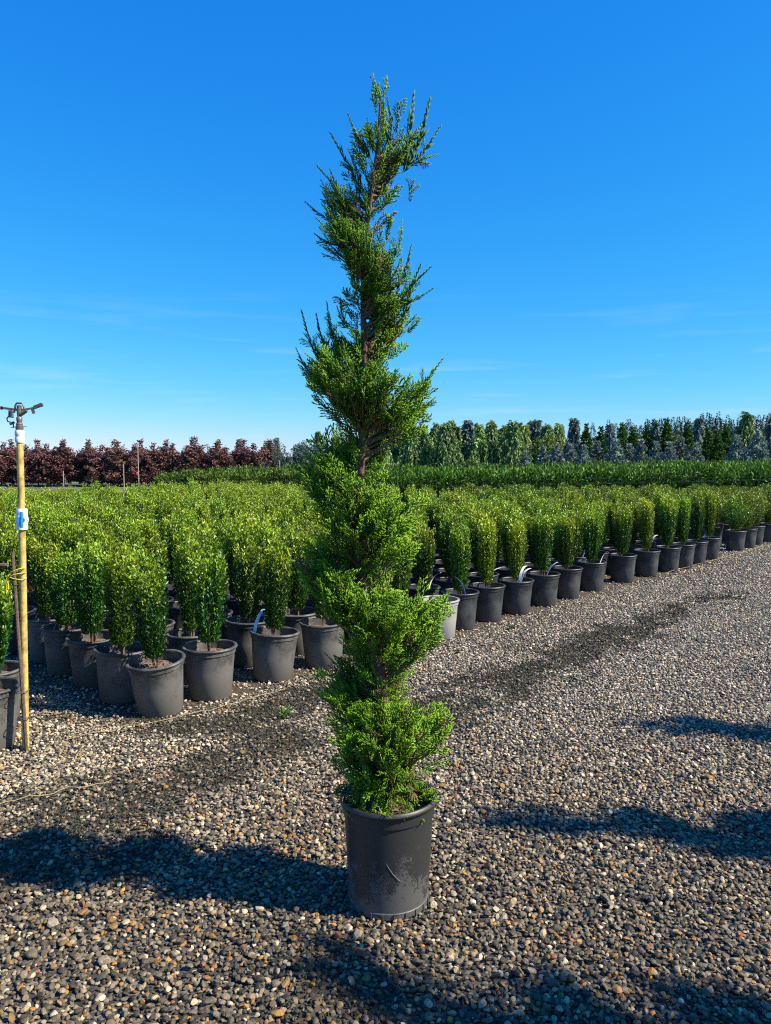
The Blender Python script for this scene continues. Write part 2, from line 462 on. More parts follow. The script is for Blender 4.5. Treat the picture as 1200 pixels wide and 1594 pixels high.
# front row along the gravel, measured one by one
FRONT = [
 (-1.28, 4.30, 'dusty', 0, .95, 'columnar shrub in a dusty leaning pot at the near corner of the block', [], (.10, -.05)),
 (-1.06, 4.58, 'dusty', 3, 1.0, 'columnar shrub in a dusty grey pot, right next to the leaning corner pot', [], (0, 0)),
 (-.74, 4.96, 'dusty', 0, 1.02, 'columnar shrub in grey pot set forward on the gravel, third from near corner', [(3, .12, .07, 1.2)], (.05, -.03)),
 (-.43, 5.27, 'dusty', 2, 1.0, 'columnar shrub in grey pot just left of the spiral juniper', [], (0, .02)),
 (-.10, 5.66, 'dusty', 1, 1.0, 'columnar shrub in grey pot half hidden behind the spiral juniper', [], (0, 0)),
 (.12, 5.98, 'dark', 4, 1.0, 'columnar shrub mostly hidden behind the spiral juniper, beside the pale grey pot', [], (0, 0)),
 (.63, 6.45, 'dark', 4, .98, 'narrow shrub with blue tag in dark pot next to the pale grey pot', [(4, -.08, -.05, 3.6)], (0, 0)),
 (.90, 6.77, 'dark', 6, 1.0, 'narrow yellowish shrub with curled white tag, second right of the pale grey pot', [(0, .05, -.09, .2)], (0, 0)),
 (1.21, 7.07, 'dark', 6, .95, 'yellow tipped shrub with two white tags behind, third right of the pale grey pot', [(1, -.03, .02, .6), (2, .08, .06, 1.0)], (0, 0)),
 (1.54, 7.46, 'dark', 2, 1.0, 'dark green columnar shrub with small white tag, fourth right of the pale grey pot', [(3, .07, -.06, .1)], (0, 0)),
 (1.86, 7.85, 'dark', 5, .98, 'stout columnar shrub in dark pot, fifth right of the pale grey pot', [], (0, 0)),
 (2.23, 8.30, 'dark', 1, 1.02, 'columnar shrub with white tag leaning out of pot, sixth right of the pale grey pot', [(0, .02, -.1, -.6), (1, .1, .04, .3)], (0, 0)),
 (2.75, 8.88, 'dark', 0, 1.0, 'stout columnar shrub standing forward in dark pot, seventh right of the pale grey pot', [], (0, 0)),
 (3.17, 9.30, 'dark', 6, 1.06, 'narrow golden leaved shrub in dark pot along the gravel edge', [], (0, 0)),
 (3.56, 9.66, 'dark', 3, 1.1, 'tall broad columnar shrub right of the golden leaved shrub', [], (0, 0)),
 (3.87, 9.98, 'dark', 4, 1.08, 'slim columnar shrub, third before the far end of the front row', [], (0, 0)),
 (4.18, 10.33, 'dark', 0, 1.1, 'columnar shrub, second before the far end of the front row', [], (0, 0)),
 (4.55, 10.78, 'dark', 6, 1.1, 'yellowish columnar shrub with white tag ending the front row beside globe shrubs', [(2, .06, -.06, .3)], (0, 0)),
]
POS = []
for k, (x, y, pot, f, s, lab, tg, tilt) in enumerate(FRONT):
    potted('potted_shrub', lab, 'shrub', x, y, pot, SHRUBS[f], SH, k * 1.3, s, tilt, True, tg)
    POS.append((x, y))
t = potted('plant_pot', 'pale grey plastic pot beside the spiral juniper foliage, first of the dark row', 'pot', .43, 6.10, 'pale', None, None, .3)
POS.append((.43, 6.10))
# the rest of the block
ORD = 'first second third fourth fifth sixth seventh eighth ninth tenth eleventh twelfth thirteenth fourteenth fifteenth sixteenth seventeenth eighteenth nineteenth twentieth'.split()
cells = []
for j in range(1, 26):
    for i in range(0, 19):
        p = CORNER + A_DIR * (i * .47 + .02 * (j % 2)) + B_DIR * (.02 + j * .405)
        x, y = p + rng.uniform(-.025, .025, 2)
        if 1 <= j <= 4 and i == 0: x, y = [(-1.58, 4.53), (-1.86, 4.84), (-2.14, 5.10), (-2.40, 5.42)][j - 1]
        if min(np.hypot(x - a, y - b_) for a, b_ in POS) < .315: 
            x, y = np.array([x, y]) + B_DIR * .16
            if min(np.hypot(x - a, y - b_) for a, b_ in POS) < .30: continue
        d = math.hypot(x, y); inview = abs(x) < y * .52 + .6
        cells.append((d + (0 if inview else 50), i, j, x, y)); POS.append((x, y))
cells.sort()
far_cells = cells[280:]
for d, i, j, x, y in cells[:280]:
    full = j <= 3 or i <= 2
    if j <= 4: lab = f'columnar potted shrub, {ORD[j]} row back from the gravel, {ORD[i]} from the left aisle'
    elif i == 0: lab = f'columnar potted shrub edging the left aisle, {ORD[j] if j < 20 else "farthest"} from the near corner'
    else: lab = 'clipped columnar green shrub deep inside the dense block of potted shrubs'
    tg = [(int(rng.integers(0, 4)), .07, -.06, rng.uniform(-1, 1.5))] if (j in (1, 2) and rng.random() < .5) else []
    if (i, j) in ((0, 3), (0, 4)): tg = [(1, .04, -.1, .3)]
    w = rng.choice(7, p=[.2, .18, .16, .18, .14, .12, .02])
    potted('potted_shrub', lab, 'shrub', x, y, 'dusty' if d < 6 and x < .2 else 'dark', SHRUBS[w], SH, rng.uniform(0, 6.28), rng.uniform(.86, 1.12), (rng.normal(0, .028), rng.normal(0, .028)), full, tg, rng.uniform(.95, 1.15))

# small block across the left aisle
LS = 'columnar shrubs left of the aisle'
for k, (x, y, lab, f) in enumerate([(-1.99, 3.76, 'columnar shrub in grey pot cut off by the left edge beside the sprinkler pole', 0), (-2.12, 4.08, 'columnar shrub in grey pot just behind the leftmost pot by the sprinkler pole', 3),
                              (-2.36, 3.92, 'columnar shrub hidden at the left edge, behind the leftmost pot', 1), (-2.40, 4.36, 'columnar shrub across the aisle, third back by the left edge', 2), (-2.72, 4.62, 'columnar shrub across the aisle, fourth back by the left edge', 5)]):
    potted('potted_shrub', lab, 'shrub', x, y, 'dusty', SHRUBS[f], LS, k * 2.1 + .4, .93)

# globe shrubs in pots beyond the far end of the block
k = 0
for i in range(9):
    for j in range(10):
        if i == 0 and j == 0: x, y = 5.37, 11.78
        else:
            p = CORNER + A_DIR * (9.95 + i * .56) + B_DIR * (.05 + j * .55); x, y = p + rng.uniform(-.04, .04, 2)
        if y > 15.6 or x > 9.5: continue
        lab = ('round light green shrub in short dark pot, nearest of the globe shrubs' if i == 0 and j == 0 else
               f'round light green shrub in dark pot, {ORD[i]} along the gravel edge' if j == 0 else 'round light green shrub inside the block of globe shrubs')
        potted('globe_shrub', lab, 'shrub', x, y, 'dark', GLOBES[k % 3], 'globe shrubs at the far right', rng.uniform(0, 6), rng.uniform(.92, 1.08), full=j < 2); k += 1

# ------------------------------------------------------------------ points carrying instances (only for stuff)
def scatter(name, pos, rot, scl, col, idx, sources, mat_label):
    me = bpy.data.meshes.new(name); me.vertices.add(len(pos)); me.vertices.foreach_set('co', np.ascontiguousarray(pos, np.float32).ravel())
    def attr(nm, ty, dom, key, arr): a = me.attributes.new(nm, ty, dom); a.data.foreach_set(key, np.ascontiguousarray(arr).ravel())
    attr('rot', 'FLOAT_VECTOR', 'POINT', 'vector', rot.astype(np.float32)); attr('scl', 'FLOAT_VECTOR', 'POINT', 'vector', scl.astype(np.float32))
    c = np.ones((len(pos), 4), np.float32); c[:, :3] = col
    attr('tone', 'FLOAT_COLOR', 'POINT', 'color', c); attr('idx', 'INT', 'POINT', 'value', idx.astype(np.int32))
    o = obj(name, me); o['kind'] = 'stuff'; tag(o, *mat_label)
    ng = bpy.data.node_groups.new(name + '_scatter', 'GeometryNodeTree')
    ng.interface.new_socket('Geometry', in_out='INPUT', socket_type='NodeSocketGeometry'); ng.interface.new_socket('Geometry', in_out='OUTPUT', socket_type='NodeSocketGeometry')
    gi = ng.nodes.new('NodeGroupInput'); go = ng.nodes.new('NodeGroupOutput'); iop = ng.nodes.new('GeometryNodeInstanceOnPoints'); jn = ng.nodes.new('GeometryNodeJoinGeometry')
    for s in sources:
        oi = ng.nodes.new('GeometryNodeObjectInfo'); oi.inputs['Object'].default_value = s; oi.inputs['As Instance'].default_value = True
        ng.links.new(oi.outputs['Geometry'], jn.inputs[0])
    def named(nm, ty):
        x = ng.nodes.new('GeometryNodeInputNamedAttribute'); x.data_type = ty; x.inputs['Name'].default_value = nm; return x.outputs['Attribute']
    ng.links.new(gi.outputs[0], iop.inputs['Points']); ng.links.new(jn.outputs[0], iop.inputs['Instance'])
    iop.inputs['Pick Instance'].default_value = True
    ng.links.new(named('idx', 'INT'), iop.inputs['Instance Index']); ng.links.new(named('rot', 'FLOAT_VECTOR'), iop.inputs['Rotation']); ng.links.new(named('scl', 'FLOAT_VECTOR'), iop.inputs['Scale'])
    ng.links.new(iop.outputs[0], go.inputs[0])
    md = o.modifiers.new('scatter', 'NODES'); md.node_group = ng
    return o
def source(name, me): return bpy.data.objects.new(name, me)

# far remainder of the potted block
if far_cells:
    n_ = len(far_cells); fc = np.array([(c[3], c[4], PH - .05) for c in far_cells])
    scatter('potted_shrub_field', fc, np.stack([np.zeros(n_), np.zeros(n_), rng.uniform(0, 6.28, n_)], 1), np.repeat(rng.uniform(.95, 1.08, n_)[:, None], 3, 1), np.ones((n_, 3)),
            rng.integers(0, 6, n_), [source('shrub_source', s) for s in SHRUBS[:6]], ('far mass of clipped green shrubs at the back of the potted block', 'shrubs'))

# ------------------------------------------------------------------ gravel
def stone_mesh(seed, sub=2):
    import bmesh
    g = np.random.default_rng(seed); bm = bmesh.new(); bmesh.ops.create_icosphere(bm, subdivisions=sub, radius=.5)
    sc = np.array([1, g.uniform(.62, .9), g.uniform(.42, .65)])
    cuts = [(unit(g.normal(0, 1, 3)), g.uniform(.27, .42)) for _ in range(7)]
    for v in bm.verts:
        p = np.array(v.co)
        for nn, dd in cuts:
            q_ = p @ nn
            if q_ > dd: p = p - nn * (q_ - dd) * .97
        v.co = p * sc
    me = bpy.data.meshes.new('stone'); bm.to_mesh(me); bm.free()
    me.polygons.foreach_set('use_smooth', np.ones(len(me.polygons), dtype=bool))
    me.set_sharp_from_angle(angle=R(28))
    return me
def stone_mat(name, instancer=True):
    m, n, l, b, o = new_mat(name)
    at = N(n, 'ShaderNodeAttribute', attribute_name='tone', attribute_type='INSTANCER' if instancer else 'OBJECT')
    tc = n.new('ShaderNodeTexCoord'); x = noise(n, l, 5, 5, .7, tc.outputs['Object'])
    r = ramp(n, l, x.outputs[0], [(.3, (.72, .72, .72)), (.7, (1.2, 1.18, 1.15))])
    mx = N(n, 'ShaderNodeMixRGB', blend_type='MULTIPLY'); mx.inputs[0].default_value = 1
    l.new(at.outputs['Color'], mx.inputs[1]); l.new(r.outputs[0], mx.inputs[2]); l.new(mx.outputs[0], b.inputs['Base Color'])
    b.inputs['Roughness'].default_value = .55; b.inputs['Specular IOR Level'].default_value = .45
    bump(n, l, x.outputs[0], .3, .05, b)
    return m
MAT_STONE = stone_mat('gravel_stone'); MAT_PEBBLE = stone_mat('pebble_stone', False)
stones = [stone_mesh(k) for k in range(12)]
for s in stones: s.materials.append(MAT_STONE)

PAL = np.array([(.062, .058, .05), (.11, .10, .084), (.17, .155, .125), (.04, .039, .037), (.26, .235, .19), (.40, .37, .31), (.25, .16, .07), (.34, .19, .055), (.22, .11, .065), (.12, .135, .11), (.55, .52, .46)])
PW = np.array([.19, .18, .17, .15, .12, .065, .075, .035, .02, .025, .012])
def tones(n_, x, y, g):
    pale = np.clip((y - 2.3) / 2.0, 0, 1) * .9 + .25 * np.clip((-x - .2) * .8, 0, 1)      # cleaner, paler chippings away from the wheel track
    c = PAL[g.choice(len(PAL), n_, p=PW / PW.sum())]
    c2 = PAL[g.choice([2, 4, 5, 1, 2, 4, 5, 2], n_)] * np.array([1.0, .97, .92])
    use = g.random(n_) < np.clip(pale, 0, .62)
    c = np.where(use[:, None], c2, c) * g.uniform(.65, 1.35, n_)[:, None]
    far = np.clip((y - 2.4) / 2.2, 0, 1)[:, None]
    c = c * (np.array([1.04, .90, .68]) * (1 - far) + np.array([1.06, 1.0, .92]) * far) * (1.0 + .25 * np.clip((y - 2.2) / 2.0, 0, 1) + .25 * np.clip((-x - .5) * 1.2, 0, 1) * np.clip((y - 2.5) * 2, 0, 1))[:, None]
    st = stain(x, y)[:, None]
    return c * (1 - .68 * st * g.uniform(.5, 1.1, n_)[:, None])
pot_xy = np.array(POS + [(0.01, 2.43), (-1.99, 3.76), (-2.12, 4.08)]); pot_rr = np.array([.12] * len(POS) + [.126, .12, .12])
def grid_pts(x0, x1, y0, y1, step, g):
    xs = np.arange(x0, x1, step); ys = np.arange(y0, y1, step); X, Y = np.meshgrid(xs, ys)
    X = X.ravel() + g.uniform(-.5, .5, X.size) * step; Y = Y.ravel() + g.uniform(-.5, .5, Y.size) * step
    return X, Y
SX, SY, SS, SZ = [], [], [], []
for (y0, y1, step, lo, hi, lift, margin) in [(1.1, 3.6, .0155, .014, .027, .004, 1.0), (1.1, 3.6, .036, .02, .036, .011, 1.0), (3.6, 5.6, .0185, .015, .029, .005, .8), (3.6, 5.6, .05, .022, .038, .011, .8), (5.6, 8.5, .025, .018, .034, .006, .6), (8.5, 13.5, .04, .024, .042, .007, .5)]:
    X, Y = grid_pts(-7, 8.5, y0, y1, step, rng)
    rbv = (X - CORNER[0]) * B_DIR[0] + (Y - CORNER[1]) * B_DIR[1]; rav = (X - CORNER[0]) * A_DIR[0] + (Y - CORNER[1]) * A_DIR[1]
    keep = (np.abs(X) < Y * .52 + margin) & ~((rbv > .6) & (rav > .15))
    keep &= rng.random(len(X)) > bed(X, Y) * .72
    keep &= rng.random(len(X)) > stain(X, Y) * .5
    X, Y = X[keep], Y[keep]
    bad = np.zeros(len(X), bool)
    for (a, b_), r_ in zip(pot_xy, pot_rr): bad |= (X - a) ** 2 + (Y - b_) ** 2 < r_ * r_
    X, Y = X[~bad], Y[~bad]
    SX.append(X); SY.append(Y); s = lo + (hi - lo) * rng.beta(1.6, 3.2, len(X)); SS.append(s * (.93 if y0 < 3 else .88)); SZ.append(lift * rng.uniform(.4, 1.4, len(X)))
X, Y, S_, Z = map(np.concatenate, (SX, SY, SS, SZ)); n_ = len(X)
print('stones', n_)
rot = np.stack([rng.normal(0, .38, n_), rng.normal(0, .38, n_), rng.uniform(0, 6.28, n_)], 1)
scatter('gravel', np.stack([X, Y, Z], 1), rot, S_[:, None] * rng.uniform(.85, 1.15, (n_, 3)), tones(n_, X, Y, rng), rng.integers(0, len(stones), n_), [source('stone_source', s) for s in stones],
        ('loose mixed grey and tan gravel covering the yard', 'gravel'))

# larger pebbles lying on top, one by one
peb = [s.copy() for s in stones[:8]]
for s in peb: s.materials.clear(); s.materials.append(MAT_PEBBLE)
k = 0
while k < 240:
    y = random.uniform(1.7, 3.9); x = random.uniform(-1, 1) * (y * .5)
    if np.hypot(x - .01, y - 2.43) < .19 or bed(np.array([x]), np.array([y]))[0] > .3: continue
    if any(math.hypot(x - a, y - b_) < .18 for a, b_ in POS[:4]): continue
    s = random.uniform(.022, .036) if random.random() > .1 else random.uniform(.036, .046)
    o = obj('pebble', random.choice(peb), ground, (x, y, .014), (random.gauss(0, .25), random.gauss(0, .25), random.uniform(0, 6.28))); o.scale = (s, s * random.uniform(.8, 1.1), s * .9)
    c = PAL[random.choice([2, 2, 4, 4, 5, 6, 6, 7, 1, 1, 0])] * random.uniform(.65, .95) * np.array([1, .9, .75])
    o['tone'] = [float(v) for v in c]; k += 1

# moss and algae crumbs in the dark bands
X, Y = grid_pts(-3, 4.5, 1.6, 8.6, .013, rng)
st = stain(X, Y); keep = (rng.random(len(X)) < st * .75 * np.clip(4.6 / Y, .25, 1) ** 2) & (np.abs(X) < Y * .52 + .4)
X, Y = X[keep], Y[keep]; n_ = len(X); print('moss', n_)
mm, n, l, b, o = new_mat('dark_moss'); b.inputs['Roughness'].default_value = .9
at = N(n, 'ShaderNodeAttribute', attribute_name='tone', attribute_type='INSTANCER'); l.new(at.outputs['Color'], b.inputs['Base Color'])
crumbs = [stone_mesh(50 + k, 1) for k in range(4)]
for s in crumbs: s.materials.append(mm)
mcol = np.array([(.016, .02, .009), (.028, .03, .014), (.02, .035, .012), (.03, .024, .015)])[rng.integers(0, 4, n_)]
sz = rng.uniform(.007, .016, n_) * np.clip(Y / 4, 1, 2)
scatter('moss', np.stack([X, Y, rng.uniform(.003, .014, n_)], 1), rng.uniform(0, 6.28, (n_, 3)), sz[:, None] * rng.uniform(.6, 1.3, (n_, 3)), mcol, rng.integers(0, 4, n_), [source('crumb_source', s) for s in crumbs],
        ('dark green black moss and algae patches between the gravel stones', 'moss'))

# ------------------------------------------------------------------ the spiral juniper
JD = 2.43
def zpx(py): return CAM_H + JD * math.tan(math.atan((797 - py) / 1200) - PITCH)
def xpx(px, py):
    z = zpx(py); depth = JD * math.cos(PITCH) + (CAM_H - z) * math.sin(PITCH)
    return (px - 600) / 1200 * depth
AX = [(605, 1255), (604, 1180), (596, 1080), (572, 960), (557, 880), (561, 740), (567, 620), (567, 540), (564, 470), (573, 340), (588, 230), (592, 170), (586, 103)]
axz = np.array([zpx(p[1]) for p in AX]); axx = np.array([xpx(*p) for p in AX]) - .01
def axis(z): return np.stack([np.interp(z, axz, axx), .015 * np.sin(np.asarray(z) * 4), z], -1)
# helix control: picture height, turn (in half turns, 0 = right, 1 = left, 1.5 = front), reach
HX = [(228, -.05, .085), (245, .1, .115), (290, .6, .10), (345, .95, .125), (400, 1.35, .12), (450, 1.75, .125), (505, 2.05, .145), (545, 2.5, .13), (585, 3.0, .205), (618, 3.5, .19), (645, 4.0, .205), (700, 4.5, .15), (755, 5.0, .17),
      (805, 5.5, .17), (845, 6.0, .175), (880, 6.5, .16), (905, 7.0, .165), (945, 7.5, .205), (975, 8.0, .25), (1045, 8.5, .15), (1115, 9.0, .195), (1140, 9.5, .17), (1150, 10.0, .195), (1190, 10.5, .14), (1205, 11.0, .13), (1215, 11.5, .12)]
hz = np.array([zpx(h[0]) for h in HX]); ht = np.array([h[1] for h in HX]) * math.pi; hr = np.array([h[2] for h in HX])

def spray_template(g):
    """feathery spray along +X, unit length; thin spindles"""
    segs = []   # (p0, p1, width, tip)
    def wob(p, s): return p + g.normal(0, s, 3)
    axp = [np.array([t, .06 * math.sin(t * 3 + 1), .05 * t * t]) for t in np.linspace(0, 1, 6)]
    for k in range(5): segs.append((axp[k], axp[k + 1] * 1.0, .042 - .004 * k, k / 5))
    for k in range(10):
        t = .10 + .84 * k / 10; p = np.array([t, .06 * math.sin(t * 3 + 1), .05 * t * t]); side = 1 if k % 2 else -1
        L_ = (.52 - .34 * abs(t - .35) * 1.4) * g.uniform(.7, 1.1); L_ = max(L_, .16)
        d = unit(np.array([.95, side * g.uniform(.32, .6), g.normal(.05, .2)]))
        q1 = p + d * L_ * .5; d2 = unit(d + np.array([.25, 0, g.normal(.08, .1)])); q2 = q1 + d2 * L_ * .5
        segs.append((p, q1, .05, t)); segs.append((q1 - d * .03, q2, .055, min(1, t + .3)))
        for e in range(2):
            s2 = 1 if e else -1; pp = p + d * L_ * (.35 + .3 * e); dd = unit(d + np.array([.2, s2 * .5, g.normal(0, .25)]))
            segs.append((pp, pp + dd * L_ * g.uniform(.3, .48), .05, min(1, t + .25)))
    V, F, T = [], [], []
    for (p0, p1, w, tt) in segs:
        d = unit(p1 - p0); u = unit(np.cross(d, np.array([.1, .2, 1]))); v = np.cross(d, u); m_ = p0 * .55 + p1 * .45; n0 = len(V)
        V += [p0] + [m_ + (u * math.cos(a) + v * math.sin(a)) * w * .5 for a in (0, 2.09, 4.19)] + [p1]
        F += [(n0, n0 + 2, n0 + 1), (n0, n0 + 3, n0 + 2), (n0, n0 + 1, n0 + 3), (n0 + 4, n0 + 1, n0 + 2), (n0 + 4, n0 + 2, n0 + 3), (n0 + 4, n0 + 3, n0 + 1)]
        T += [tt * .6, tt, tt, tt, min(1, tt + .3)]
    return np.array(V), np.array(F), np.array(T)
gj = np.random.default_rng(3)
TPL = [spray_template(gj) for _ in range(6)]
def shoot_template(g):
    """a long thin leader clothed in short pressed scale leaves"""
    V, F, T = [], [], []
    for k in range(34):
        t = k / 34; a = k * 2.2; w = .044 * (1 - .45 * t)
        p0 = np.array([t, 0, .04 * math.sin(t * 4)]); d = unit(np.array([1, .42 * math.cos(a) * (1 - .6 * t), .42 * math.sin(a) * (1 - .6 * t)])); p1 = p0 + d * (.17 * (1 - .5 * t)) * (1.9 if k % 5 == 0 and t < .65 else 1)
        u = unit(np.cross(d, np.array([.1, .2, 1]))); v = np.cross(d, u); m_ = (p0 + p1) / 2; n0 = len(V)
        V += [p0] + [m_ + (u * math.cos(b_) + v * math.sin(b_)) * w * .5 for b_ in (0, 2.09, 4.19)] + [p1]
        F += [(n0, n0 + 2, n0 + 1), (n0, n0 + 3, n0 + 2), (n0, n0 + 1, n0 + 3), (n0 + 4, n0 + 1, n0 + 2), (n0 + 4, n0 + 2, n0 + 3), (n0 + 4, n0 + 3, n0 + 1)]
        T += [t] * 5
    return np.array(V), np.array(F), np.array(T)
SHT = [shoot_template(gj) for _ in range(3)]

bw = MB()
SP = []            # sprays: pos, dir, length, tone, kind
z_lo, z_hi = zpx(1218), zpx(230)
order = np.argsort(hz)
dense = 0
zz = np.linspace(z_lo, z_hi, 4000)
phis = np.interp(zz, hz[order], ht[order]); arc = np.concatenate([[0], np.cumsum(np.abs(np.diff(phis)) * .6 + np.diff(zz) * 5.5)])
NB = 640
for bi in range(NB):
    s = arc[-1] * (bi + gj.uniform(0, 1)) / NB; z = float(np.interp(s, arc, zz))
    phi = float(np.interp(z, hz[order], ht[order])) + gj.normal(0, .38); rr = float(np.interp(z, hz[order], hr[order])) * .86
    reach = rr * gj.uniform(.6, 1.05)
    zt = z + gj.normal(-.012, .036 if z < 1.35 else .024)
    o_ = axis(zt - reach * gj.uniform(.35, .6) - .01); rad = np.array([math.cos(phi), math.sin(phi), 0])
    tip = axis(zt) + rad * reach; tip[2] = zt + gj.uniform(-.01, .035)
    midp = (o_ + tip) / 2 + np.array([0, 0, -.012 + gj.normal(0, .008)])
    bw.tube([o_, midp, tip], [.0042, .003, .0015], 4, False)
    ns = int((4 + reach * 27) * (.85 if z < .68 else .72 if z > zpx(330) else 1))
    for k in range(ns):
        t = gj.uniform(.12, 1.0) ** .75
        p = (1 - t) ** 2 * o_ + 2 * t * (1 - t) * midp + t * t * tip + gj.normal(0, .012, 3)
        d = unit((tip - o_)) * .55 + rad * .35 + np.array([0, 0, .62]) + gj.normal(0, .27, 3)
        Ls = gj.uniform(.055, .11) * float(np.interp(z, [1.25, 1.7, 2.2], [1, .8, .6]))
        dead = gj.random() < (.12 if t < .55 else .02) * (1.8 if z < .7 else 1)
        SP.append((p, unit(d), Ls, phi, dead, 0))
# short twiggy growth along the trunk, and shoots breaking the trimmed surface
for k in range(760):
    z = .36 + (zpx(230) - .36) * gj.uniform(0, 1) ** 1.4; a = gj.uniform(0, 6.28); r_ = gj.uniform(.012, .045) * (1 if z < 1.3 else .8)
    SP.append((axis(z) + np.array([math.cos(a), math.sin(a), 0]) * r_, unit(np.array([math.cos(a), math.sin(a), .9]) + gj.normal(0, .3, 3)), gj.uniform(.045, .085), a, gj.random() < .16, 0))
for k in range(120):
    z = gj.uniform(.5, zpx(240)); a = float(np.interp(z, hz[order], ht[order])) + gj.normal(0, .35); r_ = float(np.interp(z, hz[order], hr[order])) * gj.uniform(.6, .8)
    SP.append((axis(z) + np.array([math.cos(a), math.sin(a), 0]) * r_, unit(np.array([math.cos(a) * .75, math.sin(a) * .75, .85]) + gj.normal(0, .2, 3)), gj.uniform(.08, .14), a, False, 1))
# sparse sprays at the bottom hanging over the rim, and the crown round the leader
for k in range(70):
    a = gj.uniform(math.pi * .9, math.pi * 2.1); r_ = gj.uniform(.05, .13); z = gj.uniform(.33, .46)
    p = axis(z) + np.array([math.cos(a) * r_, math.sin(a) * r_, 0]); SP.append((p, unit(np.array([math.cos(a), math.sin(a), gj.uniform(-.9, .5)]) + gj.normal(0, .3, 3)), gj.uniform(.05, .09), a, gj.random() < .1, 0))
for k in range(26):
    z = gj.uniform(zpx(260), zpx(150)); a = gj.uniform(0, 6.28); t = (z - zpx(260)) / (zpx(140) - zpx(260))
    p = axis(z) + np.array([math.cos(a), math.sin(a), 0]) * gj.uniform(.005, .035) * (1 - .6 * t); SP.append((p, unit(np.array([math.cos(a) * .5, math.sin(a) * .5, 1.3]) + gj.normal(0, .2, 3)), gj.uniform(.045, .08), a, False, 0))
# long leaders that break the outline: (root px, tip px)
for (a, b_, c, d_) in [(592, 195, 586, 125), (600, 220, 600, 150), (625, 235, 640, 150), (630, 250, 667, 152), (640, 245, 682, 194), (645, 255, 676, 234), (635, 300, 640, 272), (565, 240, 537, 193), (548, 275, 511, 210), (552, 270, 537, 225), (525, 320, 493, 270), (530, 330, 512, 280),
                       (515, 385, 486, 372), (520, 350, 497, 318), (598, 365, 604, 340), (610, 400, 622, 350), (615, 450, 635, 398), (625, 470, 660, 430), (628, 480, 646, 425), (490, 555, 465, 493), (505, 550, 488, 498), (515, 530, 505, 480), (530, 500, 517, 475), (485, 600, 468, 575), (640, 615, 684, 562), (645, 620, 668, 585), (650, 640, 672, 622), (632, 520, 648, 500), (575, 235, 566, 200), (612, 210, 618, 172), (620, 240, 655, 178), (505, 760, 478, 720), (545, 1090, 545, 1050), (525, 1110, 505, 1090), (670, 965, 690, 930), (675, 1140, 690, 1125)]:
    y_ = gj.normal(0, .03)
    p0 = np.array([xpx(a, b_), y_, zpx(b_)]); p1 = np.array([xpx(c, d_), y_ + gj.normal(0, .03), zpx(d_)]); SP.append((p0 - (p1 - p0) * .25, unit(p1 - p0), np.linalg.norm(p1 - p0) * 1.28, 0, False, 1))
    for e in range(3):
        q_ = p0 + (p1 - p0) * gj.uniform(-.1, .35); SP.append((q_, unit(unit(p1 - p0) + gj.normal(0, .3, 3)), gj.uniform(.035, .06), 0, False, 0))
VV, FF, CC = [], [], []; off = 0
for (p, d, L_, phi, dead, kind) in SP:
    V, F, T = (SHT[gj.integers(0, 3)] if kind else TPL[gj.integers(0, 6)])
    up = gj.normal(0, 1, 3); yv = unit(np.cross(up, d)); zv = np.cross(d, yv); M = np.stack([d, yv, zv], 0)
    wscale = L_ if not kind else max(L_, .12)
    Vl = V * np.array([L_, wscale, wscale])
    VV.append(Vl @ M + p); FF.append(F + off); off += len(V)
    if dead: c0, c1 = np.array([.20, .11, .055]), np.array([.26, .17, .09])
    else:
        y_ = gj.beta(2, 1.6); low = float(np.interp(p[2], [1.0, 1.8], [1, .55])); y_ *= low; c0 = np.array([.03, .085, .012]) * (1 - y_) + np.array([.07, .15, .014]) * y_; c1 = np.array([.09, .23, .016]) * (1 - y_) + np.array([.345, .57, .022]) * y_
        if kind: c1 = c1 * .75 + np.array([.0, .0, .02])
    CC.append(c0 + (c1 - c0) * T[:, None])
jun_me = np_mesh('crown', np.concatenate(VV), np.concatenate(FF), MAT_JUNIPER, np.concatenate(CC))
print('juniper tris', len(jun_me.polygons))
tz = np.linspace(.24, zpx(165), 26)
jt = MB().tube([tuple(axis(z)) for z in tz], [.017 * (1 - (k / 25)) ** .8 + .0028 for k in range(26)], 10).mesh('trunk', MAT_BARK)
jb = bw.mesh('branches', MAT_TWIG)
def pot_wob(a, z): return 1 + .012 * math.sin(2 * a + .6) * (z / .35) + .004 * math.sin(5 * a + z * 9)
JP = .352
jp = MB().lathe([(.001, .006), (.118, .006), (.124, 0), (.131, .004), (.1315, .022), (.129, .024), (.136, .15), (.1425, JP - .055), (.1425, JP - .052), (.1475, JP - .05), (.149, JP - .016), (.143, JP - .014), (.139, JP - .06), (.128, .05)], 64, wob=pot_wob).mesh('pot', MAT_POT_BLACK)
kk = [(math.cos(a), math.sin(a)) for a in np.linspace(0, 2 * math.pi, 11)]
jr = MB().lathe([(.150 + .0085 * c, JP - .009 + .010 * s) for c, s in kk], 64, wob=pot_wob).mesh('rim', MAT_POT_BLACK)
jf = MB().box((0, 0, 0), (.007, .006, .024)).mesh('foot', MAT_POT_BLACK, False)
js = MB(); seg = 26; v = [(0, 0, JP - .05)]; f = []
for i in range(1, 9):
    for q_ in range(seg):
        a = 2 * math.pi * (q_ + .5 * (i % 2)) / seg; rr = .134 * i / 8; v.append((rr * math.cos(a), rr * math.sin(a), JP - .062 + random.uniform(-.006, .01)))
for q_ in range(seg): f.append((0, 1 + q_, 1 + (q_ + 1) % seg))
for i in range(7):
    for q_ in range(seg): a0 = 1 + i * seg; a1 = a0 + seg; f.append((a0 + q_, a1 + q_, a1 + (q_ + 1) % seg, a0 + (q_ + 1) % seg))
js = js.add(v, f).mesh('soil', MAT_SOIL, False)
